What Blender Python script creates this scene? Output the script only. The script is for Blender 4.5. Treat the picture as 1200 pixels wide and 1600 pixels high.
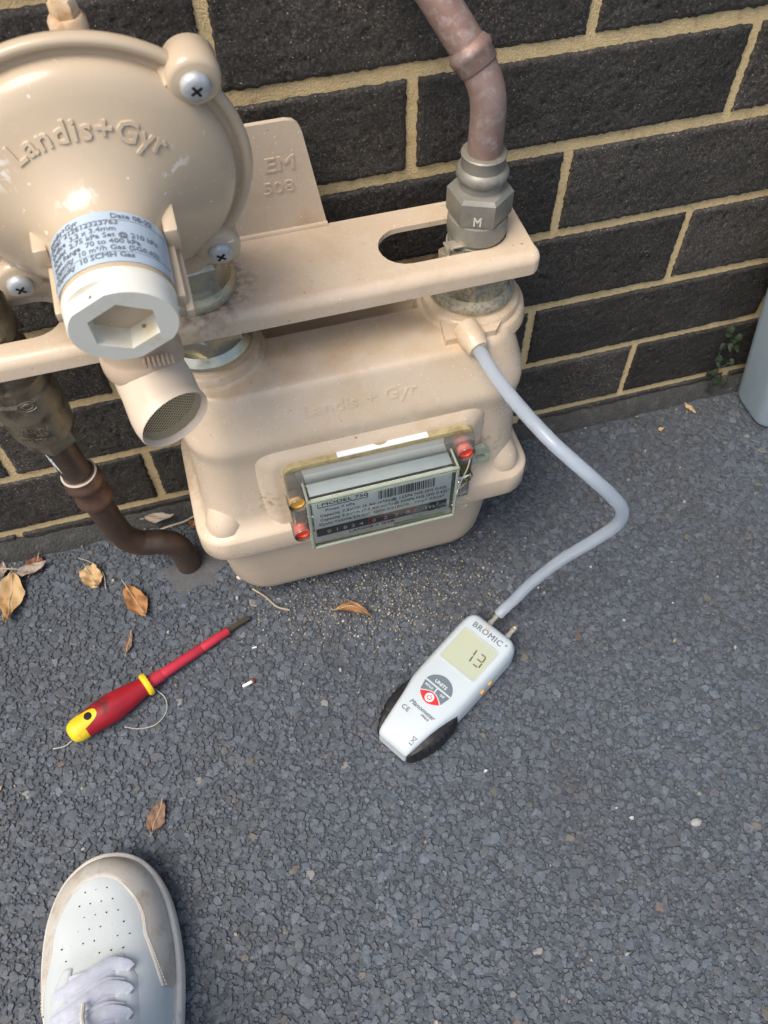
import bpy, bmesh, math, random
import numpy as np
from mathutils import Vector, Matrix
from mathutils.geometry import tessellate_polygon

# ------------------------------------------------------------------ scene, camera, light
for o in list(bpy.data.objects): bpy.data.objects.remove(o)
S = bpy.context.scene
COL = S.collection
random.seed(7); rng = np.random.default_rng(11)
R_ = math.radians

cam_d = bpy.data.cameras.new('camera'); cam = bpy.data.objects.new('camera', cam_d); COL.objects.link(cam)
cam_d.sensor_fit = 'VERTICAL'; cam_d.sensor_height = 36; cam_d.sensor_width = 27; cam_d.lens = 29.25
cam_d.clip_start = 0.01; cam_d.clip_end = 500
CR = Vector((0.96215118, -0.27242505, -0.00705004)); CD = Vector((-0.23123517, -0.80244051, -0.55010866)); CF = Vector((0.14420614, 0.53091791, -0.83506333))
M = Matrix((CR, -CD, -CF)).transposed().to_4x4(); M.translation = Vector((-0.1789, -0.5687, 0.8063))
cam.matrix_world = M
cam_d.dof.use_dof = True; cam_d.dof.focus_distance = 0.70; cam_d.dof.aperture_fstop = 14
S.camera = cam
S.render.resolution_x = 768; S.render.resolution_y = 1024

SUN_EL, SUN_AZ = R_(60), R_(240)          # azimuth measured clockwise from +Y
w = bpy.data.worlds.new('World'); S.world = w; w.use_nodes = True
nt = w.node_tree; bg = nt.nodes['Background']
sky = nt.nodes.new('ShaderNodeTexSky'); sky.sky_type = 'NISHITA'; sky.sun_disc = False
sky.sun_elevation = SUN_EL; sky.sun_rotation = SUN_AZ; sky.air_density = 1.0; sky.dust_density = 4.0; sky.ozone_density = 0.6
nt.links.new(sky.outputs[0], bg.inputs[0]); bg.inputs[1].default_value = 0.13
sl = bpy.data.lights.new('sun', 'SUN'); sl.energy = 1.5; sl.angle = R_(34); sl.color = (1.0, 0.95, 0.88)
sun = bpy.data.objects.new('sun', sl); COL.objects.link(sun)
sd = Vector((math.sin(SUN_AZ) * math.cos(SUN_EL), math.cos(SUN_AZ) * math.cos(SUN_EL), math.sin(SUN_EL)))
sun.rotation_euler = (-sd).to_track_quat('-Z', 'Y').to_euler(); sun.location = (-1, -1, 3)
S.view_settings.view_transform = 'Standard'; S.view_settings.look = 'None'; S.view_settings.gamma = 1
S.view_settings.exposure = 0.66
S.render.engine = 'CYCLES'
S.cycles.transparent_max_bounces = 24; S.cycles.max_bounces = 8

# ------------------------------------------------------------------ materials
MATS = {}
def sh(c): return tuple(((x / 255) / 12.92 if x / 255 <= .04045 else ((x / 255 + .055) / 1.055) ** 2.4) for x in c)
def mat(name, col, rough=.5, metal=0., var=None, vscale=40., bump=0., bscale=300., spec=.5, dirt=None, dscale=25., dlo=.55, dhi=.75, rvar=0., coat=0., sss=0., trans=0., ior=1.45, bdetail=4., bdist=.0006, speck=None, sscale=600., sth=.72, speck2=None, s2scale=420., s2th=.74, scratch=None, scth=.70):
    """principled with noise colour variation, a dirt/stain mask, fine bump"""
    m = bpy.data.materials.new(name); m.use_nodes = True; MATS[name] = m
    N = m.node_tree.nodes; L = m.node_tree.links; b = N['Principled BSDF']
    tc = N.new('ShaderNodeTexCoord'); gm = N.new('ShaderNodeNewGeometry')
    pos = gm.outputs['Position']
    def noise(s, d=4., r=.6):
        n = N.new('ShaderNodeTexNoise'); n.inputs['Scale'].default_value = s; n.inputs['Detail'].default_value = d; n.inputs['Roughness'].default_value = r
        L.new(pos, n.inputs['Vector']); return n.outputs['Fac']
    def ramp(f, lo, hi):
        r = N.new('ShaderNodeMapRange'); r.inputs[1].default_value = lo; r.inputs[2].default_value = hi; L.new(f, r.inputs[0]); return r.outputs[0]
    def mix(f, a, bb):
        x = N.new('ShaderNodeMix'); x.data_type = 'RGBA'; L.new(f, x.inputs[0])
        for k, v in ((6, a), (7, bb)):
            if isinstance(v, tuple): x.inputs[k].default_value = (*v[:3], 1)
            else: L.new(v, x.inputs[k])
        return x.outputs[2]
    c = col
    if var: c = mix(ramp(noise(vscale), .3, .7), col, var)
    if dirt: c = mix(ramp(noise(dscale, 6., .65), dlo, dhi), c, dirt)
    if speck: c = mix(ramp(noise(sscale, 2., .5), sth, sth + .05), c, speck)
    if speck2: c = mix(ramp(noise(s2scale, 2., .5), s2th, s2th + .03), c, speck2)
    if scratch:
        for k_, rot_ in enumerate(((.3, .7, .2), (1.1, -.4, .9))):
            mp = N.new('ShaderNodeMapping'); mp.inputs['Rotation'].default_value = rot_; mp.inputs['Scale'].default_value = (800, 70, 70); mp.inputs['Location'].default_value = (k_ * 7, 3, k_); L.new(pos, mp.inputs[0])
            ns = N.new('ShaderNodeTexNoise'); ns.inputs['Scale'].default_value = 1.; ns.inputs['Detail'].default_value = 1.; L.new(mp.outputs[0], ns.inputs['Vector']); c = mix(ramp(ns.outputs['Fac'], scth, scth + .04), c, scratch)
    if isinstance(c, tuple): b.inputs['Base Color'].default_value = (*c, 1)
    else: L.new(c, b.inputs['Base Color'])
    b.inputs['Roughness'].default_value = rough; b.inputs['Metallic'].default_value = metal; b.inputs['IOR'].default_value = ior
    b.inputs['Specular IOR Level'].default_value = spec; b.inputs['Coat Weight'].default_value = coat
    b.inputs['Subsurface Weight'].default_value = sss; b.inputs['Transmission Weight'].default_value = trans
    if sss: b.inputs['Subsurface Radius'].default_value = (.006, .006, .006)
    if rvar:
        r = N.new('ShaderNodeMapRange'); r.inputs[1].default_value = .3; r.inputs[2].default_value = .7
        r.inputs[3].default_value = max(.02, rough - rvar); r.inputs[4].default_value = min(1, rough + rvar); L.new(noise(vscale * 2.3), r.inputs[0]); L.new(r.outputs[0], b.inputs['Roughness'])
    if bump:
        bp = N.new('ShaderNodeBump'); bp.inputs['Strength'].default_value = bump; bp.inputs['Distance'].default_value = bdist
        L.new(noise(bscale, bdetail, .6), bp.inputs['Height']); L.new(bp.outputs[0], b.inputs['Normal'])
    return m

def stain(m, centre, r0, r1, col, ns=120., lo=.4, hi=.6, amt=1.):
    """a patch of grime, rust dust or scuffing with a ragged outline around a spot on the thing"""
    N = m.node_tree.nodes; L = m.node_tree.links; b = N['Principled BSDF']; sock = b.inputs['Base Color']
    g = N.new('ShaderNodeNewGeometry'); d = N.new('ShaderNodeVectorMath'); d.operation = 'DISTANCE'; d.inputs[1].default_value = centre; L.new(g.outputs['Position'], d.inputs[0])
    f = N.new('ShaderNodeMapRange'); f.inputs[1].default_value = r0; f.inputs[2].default_value = r1; f.inputs[3].default_value = amt; f.inputs[4].default_value = 0.; L.new(d.outputs['Value'], f.inputs[0])
    n = N.new('ShaderNodeTexNoise'); n.inputs['Scale'].default_value = ns; n.inputs['Detail'].default_value = 5.; L.new(g.outputs['Position'], n.inputs['Vector'])
    r = N.new('ShaderNodeMapRange'); r.inputs[1].default_value = lo; r.inputs[2].default_value = hi; L.new(n.outputs['Fac'], r.inputs[0])
    mu = N.new('ShaderNodeMath'); mu.operation = 'MULTIPLY'; L.new(f.outputs[0], mu.inputs[0]); L.new(r.outputs[0], mu.inputs[1])
    x = N.new('ShaderNodeMix'); x.data_type = 'RGBA'; L.new(mu.outputs[0], x.inputs[0]); x.inputs[7].default_value = (*col, 1)
    if sock.links: L.new(sock.links[0].from_socket, x.inputs[6])
    else: x.inputs[6].default_value = sock.default_value
    L.new(x.outputs[2], sock)
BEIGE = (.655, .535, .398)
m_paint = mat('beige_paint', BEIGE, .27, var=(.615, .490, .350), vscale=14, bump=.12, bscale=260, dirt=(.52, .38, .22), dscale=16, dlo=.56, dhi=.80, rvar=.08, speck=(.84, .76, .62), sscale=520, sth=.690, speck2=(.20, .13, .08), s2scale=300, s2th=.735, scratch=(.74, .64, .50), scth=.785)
m_paint_reg = mat('regulator_paint', (.56, .445, .31), .22, var=(.53, .42, .288), vscale=12, bump=.08, bscale=320, rvar=.07, speck=(.80, .72, .60), sscale=160, sth=.715, scratch=(.66, .56, .43), scth=.775)
for cx_ in (.033, -.1875): stain(m_paint, (cx_, -.072, .325), .034, .085, (.42, .26, .10), 60., .35, .75, .75)
stain(m_paint, (-.075, -.085, .322), .03, .11, (.50, .33, .15), 35., .40, .75, .55)
stain(m_paint, (-.1875, -.072, .3895), .030, .050, (.16, .12, .085), 160., .45, .6, .8)
stain(m_paint, (-.168, -.142, .20), .004, .022, (.30, .27, .17), 200., .52, .60, .8)
stain(m_paint, (.03, -.144, .205), .006, .03, (.36, .29, .19), 160., .50, .62, .7)
stain(m_paint, (-.235, -.06, .17), .02, .08, (.40, .29, .17), 70., .45, .68, .6)
stain(m_paint_reg, (-.272, -.155, .553), .004, .016, (.86, .83, .76), 170., .52, .58, .9)
stain(m_paint_reg, (-.178, -.158, .535), .004, .018, (.80, .73, .62), 150., .56, .62, .8)
stain(m_paint_reg, (-.232, -.178, .541), .004, .016, (.82, .78, .70), 130., .54, .62, .8)
m_paint_shaded = mat('shaded_beige_paint', (.53, .43, .32), .38, var=(.50, .40, .295), vscale=12, bump=.1, bscale=300, dirt=(.36, .26, .15), dscale=20, dlo=.6, dhi=.8, rvar=.08)  # darker copy of the beige paint, shade of the lower case in its colour
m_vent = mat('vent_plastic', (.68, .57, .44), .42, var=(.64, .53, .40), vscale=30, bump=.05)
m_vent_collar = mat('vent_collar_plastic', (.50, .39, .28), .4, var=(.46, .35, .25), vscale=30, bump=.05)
m_plug = mat('white_plastic_plug', (.80, .78, .68), .42, var=(.76, .74, .63), vscale=40, bump=.06, dirt=(.70, .60, .38), dscale=45, dlo=.58, dhi=.75)
stain(m_plug, (-.2235, -.208, .491), .003, .019, (.58, .42, .14), 90., .30, .62, .9)
stain(m_plug, (-.2235, -.208, .493), .001, .007, (.30, .15, .04), 200., .35, .6, .8)
m_zinc = mat('zinc_plated_steel', (.46, .455, .40), .33, .92, var=(.62, .56, .38), vscale=70, bump=.25, bscale=500, dirt=(.34, .32, .26), dscale=90, dlo=.55, dhi=.75, rvar=.12)
m_zinc_dull = mat('weathered_zinc', (.40, .36, .26), .62, .45, var=(.50, .42, .27), vscale=160, bump=.6, bscale=800, dirt=(.24, .225, .18), dscale=330, dlo=.45, dhi=.62)
m_screw = mat('screw_steel', (.58, .59, .58), .5, .45, var=(.42, .44, .45), vscale=200, bump=.2, bscale=900)
m_brass_grey = mat('dull_grey_brass', (.225, .215, .175), .52, .35, var=(.30, .285, .24), vscale=45, bump=.25, bscale=500, dirt=(.14, .13, .10), dscale=70, dlo=.55, dhi=.75, rvar=.12)
m_bronze = mat('aged_bronze', (.20, .17, .115), .40, .6, var=(.27, .235, .17), vscale=55, bump=.3, bscale=420, dirt=(.06, .05, .035), dscale=60, dlo=.5, dhi=.72, rvar=.12)
m_copper = mat('weathered_copper', (.25, .148, .112), .5, .35, var=(.33, .245, .215), vscale=30, bump=.2, bscale=500, dirt=(.42, .37, .345), dscale=150, dlo=.50, dhi=.78, rvar=.1)
m_copper_dark = mat('dark_copper', (.125, .080, .057), .40, .5, var=(.085, .062, .048), vscale=35, bump=.2, bscale=400, dirt=(.17, .13, .105), dscale=160, dlo=.6, dhi=.75, rvar=.12)
m_copper_band = mat('copper_band', (.21, .12, .085), .42, .6, var=(.16, .095, .07), vscale=60, bump=.2, bscale=600)
m_black = mat('black_rubber', (.014, .014, .015), .55, bump=.2, bscale=500)
m_hole_shade = mat('hole_shade', (.012, .011, .010), .8)  # near-black that paints in the shade of holes and recesses
m_ink = mat('black_ink', (.03, .03, .032), .6)
m_ink_grey = mat('grey_ink', (.16, .18, .20), .6)
m_label = mat('silver_blue_label', (.50, .60, .68), .38, var=(.47, .57, .66), vscale=30, bump=.04, metal=.15)
m_white_label = mat('white_index_plate', (.88, .90, .86), .5, var=(.82, .85, .77), vscale=60, dirt=(.42, .45, .33), dscale=70, dlo=.58, dhi=.8)
m_sticker = mat('white_sticker', (.80, .84, .86), .5, dirt=(.45, .38, .2), dscale=300, dlo=.68, dhi=.72)
m_yellowed = mat('yellowed_plastic', (.46, .38, .20), .4, var=(.36, .29, .14), vscale=120, bump=.2, bscale=400, dirt=(.24, .20, .10), dscale=120, dlo=.5, dhi=.7)
m_bluegrey = mat('blue_grey_card', (.40, .47, .50), .55, var=(.45, .51, .53), vscale=90, bump=.1)
m_red_plug = mat('red_plastic_plug', (.72, .065, .03), .4, var=(.62, .045, .02), vscale=200)
m_red_pink = mat('faded_red_plastic', (.85, .26, .20), .45, var=(.80, .20, .15), vscale=200)
m_amber = mat('amber_plastic_plug', (.62, .33, .05), .4)
m_red_ink = mat('red_ink', (.55, .02, .05), .5)
m_black_drum = mat('black_counter', (.02, .02, .022), .5)
m_white_ink = mat('white_ink', (.72, .74, .74), .6)
m_mano = mat('white_abs', (.54, .60, .61), .34, var=(.51, .57, .585), vscale=30, bump=.05, bscale=600, dirt=(.60, .60, .56), dscale=60, dlo=.66, dhi=.85)
m_grey_key = mat('grey_key', (.14, .18, .20), .5)
m_red_key = mat('red_key', (.72, .03, .03), .45)
m_lcd = mat('lcd_grey_green', (.46, .50, .38), .16, var=(.48, .50, .33), vscale=20, spec=.6)
m_lcd_ink = mat('lcd_segment', (.13, .11, .07), .5)
m_orange_btn = mat('orange_button', (.75, .33, .03), .45)
m_chrome = mat('nickel', (.66, .60, .48), .35, .7)
m_red_drv = mat('red_handle', (.38, .014, .026), .40, var=(.31, .011, .02), vscale=60, bump=.15, bscale=500, dirt=(.10, .02, .02), dscale=45, dlo=.52, dhi=.68)
m_red_shaft = mat('red_shaft', (.58, .04, .065), .40, var=(.49, .033, .055), vscale=60, bump=.1)
m_yel_drv = mat('yellow_handle', (.78, .56, .02), .42, dirt=(.5, .36, .06), dscale=80, dlo=.6, dhi=.75)
m_steel_dark = mat('dark_blade_steel', (.11, .10, .08), .45, .8, var=(.15, .13, .09), vscale=200)
m_shoe = mat('white_leather', (.58, .62, .615), .48, var=(.54, .585, .58), vscale=35, bump=.25, bscale=700, dirt=(.60, .62, .60), dscale=35, dlo=.6, dhi=.85)
m_suede = mat('tan_suede', (.50, .45, .38), .85, var=(.58, .56, .50), vscale=30, bump=.5, bscale=900, dirt=(.40, .33, .265), dscale=55, dlo=.52, dhi=.72)
m_sole = mat('cream_sole', (.66, .64, .58), .6, var=(.56, .53, .46), vscale=70, bump=.2, bscale=600, dirt=(.38, .34, .28), dscale=90, dlo=.58, dhi=.75)
m_lace = mat('white_lace', (.50, .525, .59), .95, var=(.40, .42, .48), vscale=140, bump=.6, bscale=1400, bdist=.0005)
m_tongue = mat('white_mesh_tongue', (.60, .60, .70), .9, var=(.55, .55, .64), vscale=100, bump=.6, bscale=1100)
m_pvc = mat('grey_pvc', (.32, .40, .44), .5, var=(.36, .44, .48), vscale=14, bump=.1, dirt=(.38, .42, .43), dscale=20, dlo=.6, dhi=.8)
m_conc = mat('concrete_fillet', (.075, .075, .070), .95, var=(.05, .05, .046), vscale=60, bump=1., bscale=350, bdist=.004, dirt=(.12, .115, .10), dscale=90, dlo=.55, dhi=.7)
m_cement = mat('cement_patch', (.12, .122, .125), .9, var=(.085, .088, .092), vscale=50, bump=.7, bscale=260, bdist=.0015)
m_cement2 = mat('pale_stone', (.34, .35, .33), .8, var=(.26, .26, .24), vscale=300, bump=.5, bscale=500)
m_wire = mat('brass_wire', (.56, .45, .28), .45, .35)
m_leafg = mat('weed_leaf', (.013, .022, .010), .6, var=(.026, .042, .016), vscale=80)
m_stem = mat('dry_straw', (.42, .35, .25), .8)
m_fibre = mat('pale_fibre', (.50, .47, .40), .8)

def leaf_mat(name, a, b_, c): return mat(name, a, .65, var=b_, vscale=60, bump=.3, bscale=350, dirt=c, dscale=45, dlo=.52, dhi=.66)
m_leaf_tan = leaf_mat('leaf_tan', (.52, .36, .18), (.46, .30, .14), (.34, .17, .05))
m_leaf_orange = leaf_mat('leaf_orange', (.42, .22, .09), (.36, .17, .06), (.24, .10, .03))
m_leaf_brown = leaf_mat('leaf_brown', (.25, .15, .095), (.20, .115, .07), (.14, .075, .045))
m_leaf_grey = leaf_mat('leaf_grey', (.36, .30, .25), (.29, .235, .19), (.22, .15, .11))
m_leaf_red = leaf_mat('leaf_red', (.24, .095, .05), (.19, .07, .035), (.12, .05, .03))

def brick_mat():
    m = mat('black_brick', (.013, .0118, .0102), .5, var=(.048, .043, .037), vscale=330, speck=(.26, .22, .17), sscale=560, sth=.665)  # pale grit specks, partly glints painted into the colour
    N = m.node_tree.nodes; L = m.node_tree.links; b = N['Principled BSDF']
    g = N.new('ShaderNodeNewGeometry')
    def nz(s, sc, d=3., r=.6):
        mp = N.new('ShaderNodeMapping'); mp.inputs['Scale'].default_value = sc; L.new(g.outputs['Position'], mp.inputs[0])
        n = N.new('ShaderNodeTexNoise'); n.inputs['Scale'].default_value = s; n.inputs['Detail'].default_value = d; n.inputs['Roughness'].default_value = r; L.new(mp.outputs[0], n.inputs['Vector']); return n.outputs['Fac']
    a = nz(420, (1, 1, 1), 6., .78); d = nz(210, (1., 1, .40), 2.)
    mr = N.new('ShaderNodeMapRange'); mr.inputs[1].default_value = .26; mr.inputs[2].default_value = .36; L.new(d, mr.inputs[0])
    ad = N.new('ShaderNodeMath'); ad.operation = 'MULTIPLY_ADD'; ad.inputs[1].default_value = .6; L.new(mr.outputs[0], ad.inputs[0]); L.new(a, ad.inputs[2])
    bp = N.new('ShaderNodeBump'); bp.inputs['Strength'].default_value = 1.; bp.inputs['Distance'].default_value = .0013; L.new(ad.outputs[0], bp.inputs['Height']); L.new(bp.outputs[0], b.inputs['Normal'])
    b.inputs['Specular IOR Level'].default_value = .5
    src = b.inputs['Base Color'].links[0].from_socket
    gr = nz(460, (1, 1, 1), 3., .6); m3 = N.new('ShaderNodeMapRange'); m3.inputs[1].default_value = .50; m3.inputs[2].default_value = .70; L.new(gr, m3.inputs[0])
    mx = N.new('ShaderNodeMix'); mx.data_type = 'RGBA'; L.new(m3.outputs[0], mx.inputs[0]); L.new(src, mx.inputs[6]); mx.inputs[7].default_value = (.088, .076, .061, 1)
    lg = nz(14, (1, 1, 1), 4., .6); m4 = N.new('ShaderNodeMapRange'); m4.inputs[1].default_value = .3; m4.inputs[2].default_value = .7; m4.inputs[3].default_value = .8; m4.inputs[4].default_value = 1.6; L.new(lg, m4.inputs[0])
    oi = N.new('ShaderNodeObjectInfo'); rr_ = N.new('ShaderNodeMapRange'); rr_.inputs[3].default_value = .7; rr_.inputs[4].default_value = 1.35; L.new(oi.outputs['Random'], rr_.inputs[0]); pr_ = N.new('ShaderNodeMath'); pr_.operation = 'MULTIPLY'; L.new(rr_.outputs[0], pr_.inputs[0]); L.new(m4.outputs[0], pr_.inputs[1])
    mm_ = N.new('ShaderNodeMix'); mm_.data_type = 'RGBA'; mm_.blend_type = 'MULTIPLY'; mm_.inputs[0].default_value = 1; L.new(mx.outputs[2], mm_.inputs[6]); L.new(pr_.outputs[0], mm_.inputs[7]); L.new(mm_.outputs[2], b.inputs['Base Color'])
    return m
m_brick = brick_mat()
m_mortar = mat('tan_mortar', (.76, .555, .27), .9, var=(.88, .69, .38), vscale=520, bump=1., bscale=850, bdist=.0025, dirt=(.54, .36, .16), dscale=130, dlo=.55, dhi=.75, speck=(.80, .68, .45), sscale=700, sth=.66)

def stone_mat():
    m = bpy.data.materials.new('asphalt_aggregate'); m.use_nodes = True
    N = m.node_tree.nodes; L = m.node_tree.links; b = N['Principled BSDF']
    at = N.new('ShaderNodeAttribute'); at.attribute_name = 'tint'
    g = N.new('ShaderNodeNewGeometry'); n = N.new('ShaderNodeTexNoise'); n.inputs['Scale'].default_value = 500; n.inputs['Detail'].default_value = 4; L.new(g.outputs['Position'], n.inputs['Vector'])
    mr = N.new('ShaderNodeMapRange'); mr.inputs[3].default_value = .62; mr.inputs[4].default_value = 1.4; L.new(n.outputs[0], mr.inputs[0])
    n2 = N.new('ShaderNodeTexNoise'); n2.inputs['Scale'].default_value = 4.5; n2.inputs['Detail'].default_value = 5; L.new(g.outputs['Position'], n2.inputs['Vector'])
    r2 = N.new('ShaderNodeMapRange'); r2.inputs[1].default_value = .35; r2.inputs[2].default_value = .65; L.new(n2.outputs[0], r2.inputs[0])
    st_ = N.new('ShaderNodeMix'); st_.data_type = 'RGBA'; st_.blend_type = 'MULTIPLY'; L.new(r2.outputs[0], st_.inputs[0]); L.new(at.outputs['Color'], st_.inputs[6]); st_.inputs[7].default_value = (.92, .86, .80, 1)
    mx = N.new('ShaderNodeMix'); mx.data_type = 'RGBA'; mx.blend_type = 'MULTIPLY'; mx.inputs[0].default_value = 1; L.new(st_.outputs[2], mx.inputs[6]); L.new(mr.outputs[0], mx.inputs[7]); L.new(mx.outputs[2], b.inputs['Base Color'])
    b.inputs['Roughness'].default_value = .6
    bp = N.new('ShaderNodeBump'); bp.inputs['Strength'].default_value = .5; bp.inputs['Distance'].default_value = .0006; L.new(n.outputs[0], bp.inputs['Height']); L.new(bp.outputs[0], b.inputs['Normal'])
    return m
m_stone = stone_mat()
def binder_mat():
    m = mat('asphalt_binder', (.066, .077, .091), .7, var=(.080, .091, .105), vscale=90)
    N = m.node_tree.nodes; L = m.node_tree.links; b = N['Principled BSDF']; g = N.new('ShaderNodeNewGeometry')
    v = N.new('ShaderNodeTexVoronoi'); v.inputs['Scale'].default_value = 150; L.new(g.outputs['Position'], v.inputs['Vector'])
    bp = N.new('ShaderNodeBump'); bp.invert = True; bp.inputs['Strength'].default_value = .8; bp.inputs['Distance'].default_value = .003; L.new(v.outputs['Distance'], bp.inputs['Height']); L.new(bp.outputs[0], b.inputs['Normal'])
    return m
m_binder = binder_mat()
def clear_mat(name, tint, fac=1.0, rough=.06, haze=.0, hcol=(.6, .65, .55)):
    m = bpy.data.materials.new(name); m.use_nodes = True; N = m.node_tree.nodes; L = m.node_tree.links
    for x in list(N): N.remove(x)
    out = N.new('ShaderNodeOutputMaterial'); tr = N.new('ShaderNodeBsdfTransparent'); tr.inputs[0].default_value = (*tint, 1)
    gl = N.new('ShaderNodeBsdfGlossy'); gl.inputs['Roughness'].default_value = rough
    fr = N.new('ShaderNodeFresnel'); fr.inputs[0].default_value = 1.49
    mx = N.new('ShaderNodeMixShader'); L.new(fr.outputs[0], mx.inputs[0]); L.new(tr.outputs[0], mx.inputs[1]); L.new(gl.outputs[0], mx.inputs[2])
    df = N.new('ShaderNodeBsdfDiffuse'); df.inputs[0].default_value = (*hcol, 1)
    m2 = N.new('ShaderNodeMixShader'); m2.inputs[0].default_value = haze; L.new(mx.outputs[0], m2.inputs[1]); L.new(df.outputs[0], m2.inputs[2]); L.new(m2.outputs[0], out.inputs[0])
    return m
m_clear = clear_mat('clear_polycarbonate', (.985, .992, .975), haze=.02)
m_clear_edge = clear_mat('clear_plastic_edge', (.86, .90, .80), haze=.32, hcol=(.66, .72, .60))
m_clear_dirty = clear_mat('dirty_clear_plastic', (.95, .95, .92), haze=.16, hcol=(.66, .63, .55))
m_clear_green = clear_mat('algae_clear_plastic', (.46, .45, .22), haze=.18, hcol=(.22, .21, .08))
def hose_mat():
    m = mat('milky_silicone_hose', (.84, .91, .98), .22, var=(.78, .87, .96), vscale=60, coat=.25, bump=.05)
    N = m.node_tree.nodes; L = m.node_tree.links; b = N['Principled BSDF']; out = N['Material Output']
    gl = N.new('ShaderNodeBsdfGlass'); gl.inputs['Color'].default_value = (.96, .98, 1, 1); gl.inputs['Roughness'].default_value = .10; gl.inputs['IOR'].default_value = 1.41
    tl_ = N.new('ShaderNodeBsdfTranslucent'); tl_.inputs[0].default_value = (.92, .95, .99, 1)
    m1 = N.new('ShaderNodeMixShader'); m1.inputs[0].default_value = .5; L.new(b.outputs[0], m1.inputs[1]); L.new(tl_.outputs[0], m1.inputs[2])
    m2 = N.new('ShaderNodeMixShader'); m2.inputs[0].default_value = .60; L.new(m1.outputs[0], m2.inputs[1]); L.new(gl.outputs[0], m2.inputs[2]); L.new(m2.outputs[0], out.inputs[0])
    return m
m_hose = hose_mat()

# ------------------------------------------------------------------ builders
WP = {}
def wpos(o): return WP.get(o.name, Vector((0, 0, 0)))
def thing(name, label, cat, loc, group=None):
    o = bpy.data.objects.new(name, None); o.empty_display_size = .02; COL.objects.link(o); o.location = loc; WP[o.name] = Vector(loc)
    tag(o, label, cat, group); return o
def tag(o, label=None, cat=None, group=None, kind=None):
    if label: o['label'] = label
    if cat: o['category'] = cat
    if group: o['group'] = group
    if kind: o['kind'] = kind
    return o
def obj(name, vf, material, parent=None, smooth=40, mats=None, fm=None, origin=None):
    v, f = vf
    v = np.asarray(v, float).reshape(-1, 3)
    c = Vector(origin) if origin is not None else Vector((v.min(0) + v.max(0)) / 2)
    me = bpy.data.meshes.new(name); me.from_pydata((v - np.array(c)).tolist(), [], [tuple(int(i) for i in q) for q in f]); me.validate(); me.update()
    bm = bmesh.new(); bm.from_mesh(me); bmesh.ops.remove_doubles(bm, verts=bm.verts, dist=1e-6); bmesh.ops.recalc_face_normals(bm, faces=bm.faces); bm.to_mesh(me); bm.free()
    if smooth:
        me.shade_smooth(); me.set_sharp_from_angle(angle=R_(smooth))
    me.materials.append(material)
    o = bpy.data.objects.new(name, me); COL.objects.link(o)
    pw = wpos(parent) if parent else Vector((0, 0, 0))
    o.parent = parent; o.location = c - pw; WP[o.name] = c
    return o
def join(*parts):
    V = []; Fs = []; n = 0
    for v, f in parts:
        v = [tuple(x) for x in v]; V += v; Fs += [tuple(i + n for i in q) for q in f]; n += len(v)
    return V, Fs
def basis(axis, xdir=None):
    a = Vector(axis).normalized()
    if xdir is None: xdir = Vector((1, 0, 0)) if abs(a.x) < .9 else Vector((0, 1, 0))
    x = Vector(xdir); x = (x - a * x.dot(a)).normalized(); return x, a.cross(x), a
def lathe(prof, org, axis, seg=32, xdir=None, rot=0., capped=True, sx=1., sy=1.):
    x, y, a = basis(axis, xdir); org = Vector(org); V = []; Fs = []
    for r, h in prof:
        for k in range(seg):
            t = rot + 2 * math.pi * k / seg; V.append(org + a * h + x * (r * sx * math.cos(t)) + y * (r * sy * math.sin(t)))
    n = len(prof)
    for i in range(n - 1):
        for k in range(seg):
            k2 = (k + 1) % seg; Fs.append((i * seg + k, i * seg + k2, (i + 1) * seg + k2, (i + 1) * seg + k))
    if capped:
        Fs.append(tuple(range(seg))[::-1]); Fs.append(tuple((n - 1) * seg + k for k in range(seg)))
    return V, Fs
def catmull(pts, n=8):
    P = [Vector(p) for p in pts]; P = [P[0] * 2 - P[1]] + P + [P[-1] * 2 - P[-2]]; out = []
    for i in range(1, len(P) - 2):
        for k in range(n):
            t = k / n; a, b, c, d = P[i - 1], P[i], P[i + 1], P[i + 2]
            out.append(.5 * ((2 * b) + (c - a) * t + (2 * a - 5 * b + 4 * c - d) * t * t + (3 * b - a - 3 * c + d) * t ** 3))
    out.append(P[-2]); return out
def tube(pts, rad, seg=16, flat=1., up=None, cap=True):
    P = [Vector(p) for p in pts]; n = len(P); V = []; Fs = []
    rr = rad if isinstance(rad, (list, tuple)) else [rad] * n
    t0 = (P[1] - P[0]).normalized(); x, y, _ = basis(t0, up)
    for i in range(n):
        t = (P[min(i + 1, n - 1)] - P[max(i - 1, 0)]).normalized()
        x = (x - t * x.dot(t)).normalized(); y = t.cross(x)
        for k in range(seg):
            a = 2 * math.pi * k / seg; V.append(P[i] + x * (rr[i] * math.cos(a)) + y * (rr[i] * flat * math.sin(a)))
    for i in range(n - 1):
        for k in range(seg):
            k2 = (k + 1) % seg; Fs.append((i * seg + k, i * seg + k2, (i + 1) * seg + k2, (i + 1) * seg + k))
    if cap: Fs.append(tuple(range(seg))[::-1]); Fs.append(tuple((n - 1) * seg + k for k in range(seg)))
    return V, Fs
def rr2(hx, hy, r, n=6, ch=False):
    out = []; r = min(r, hx - 1e-4, hy - 1e-4)
    for cx, cy, a0 in ((hx - r, hy - r, 0), (-hx + r, hy - r, 90), (-hx + r, -hy + r, 180), (hx - r, -hy + r, 270)):
        for k in range(n + 1):
            a = R_(a0 + 90 * k / n); out.append((cx + r * math.cos(a), cy + r * math.sin(a)))
    return out
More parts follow.
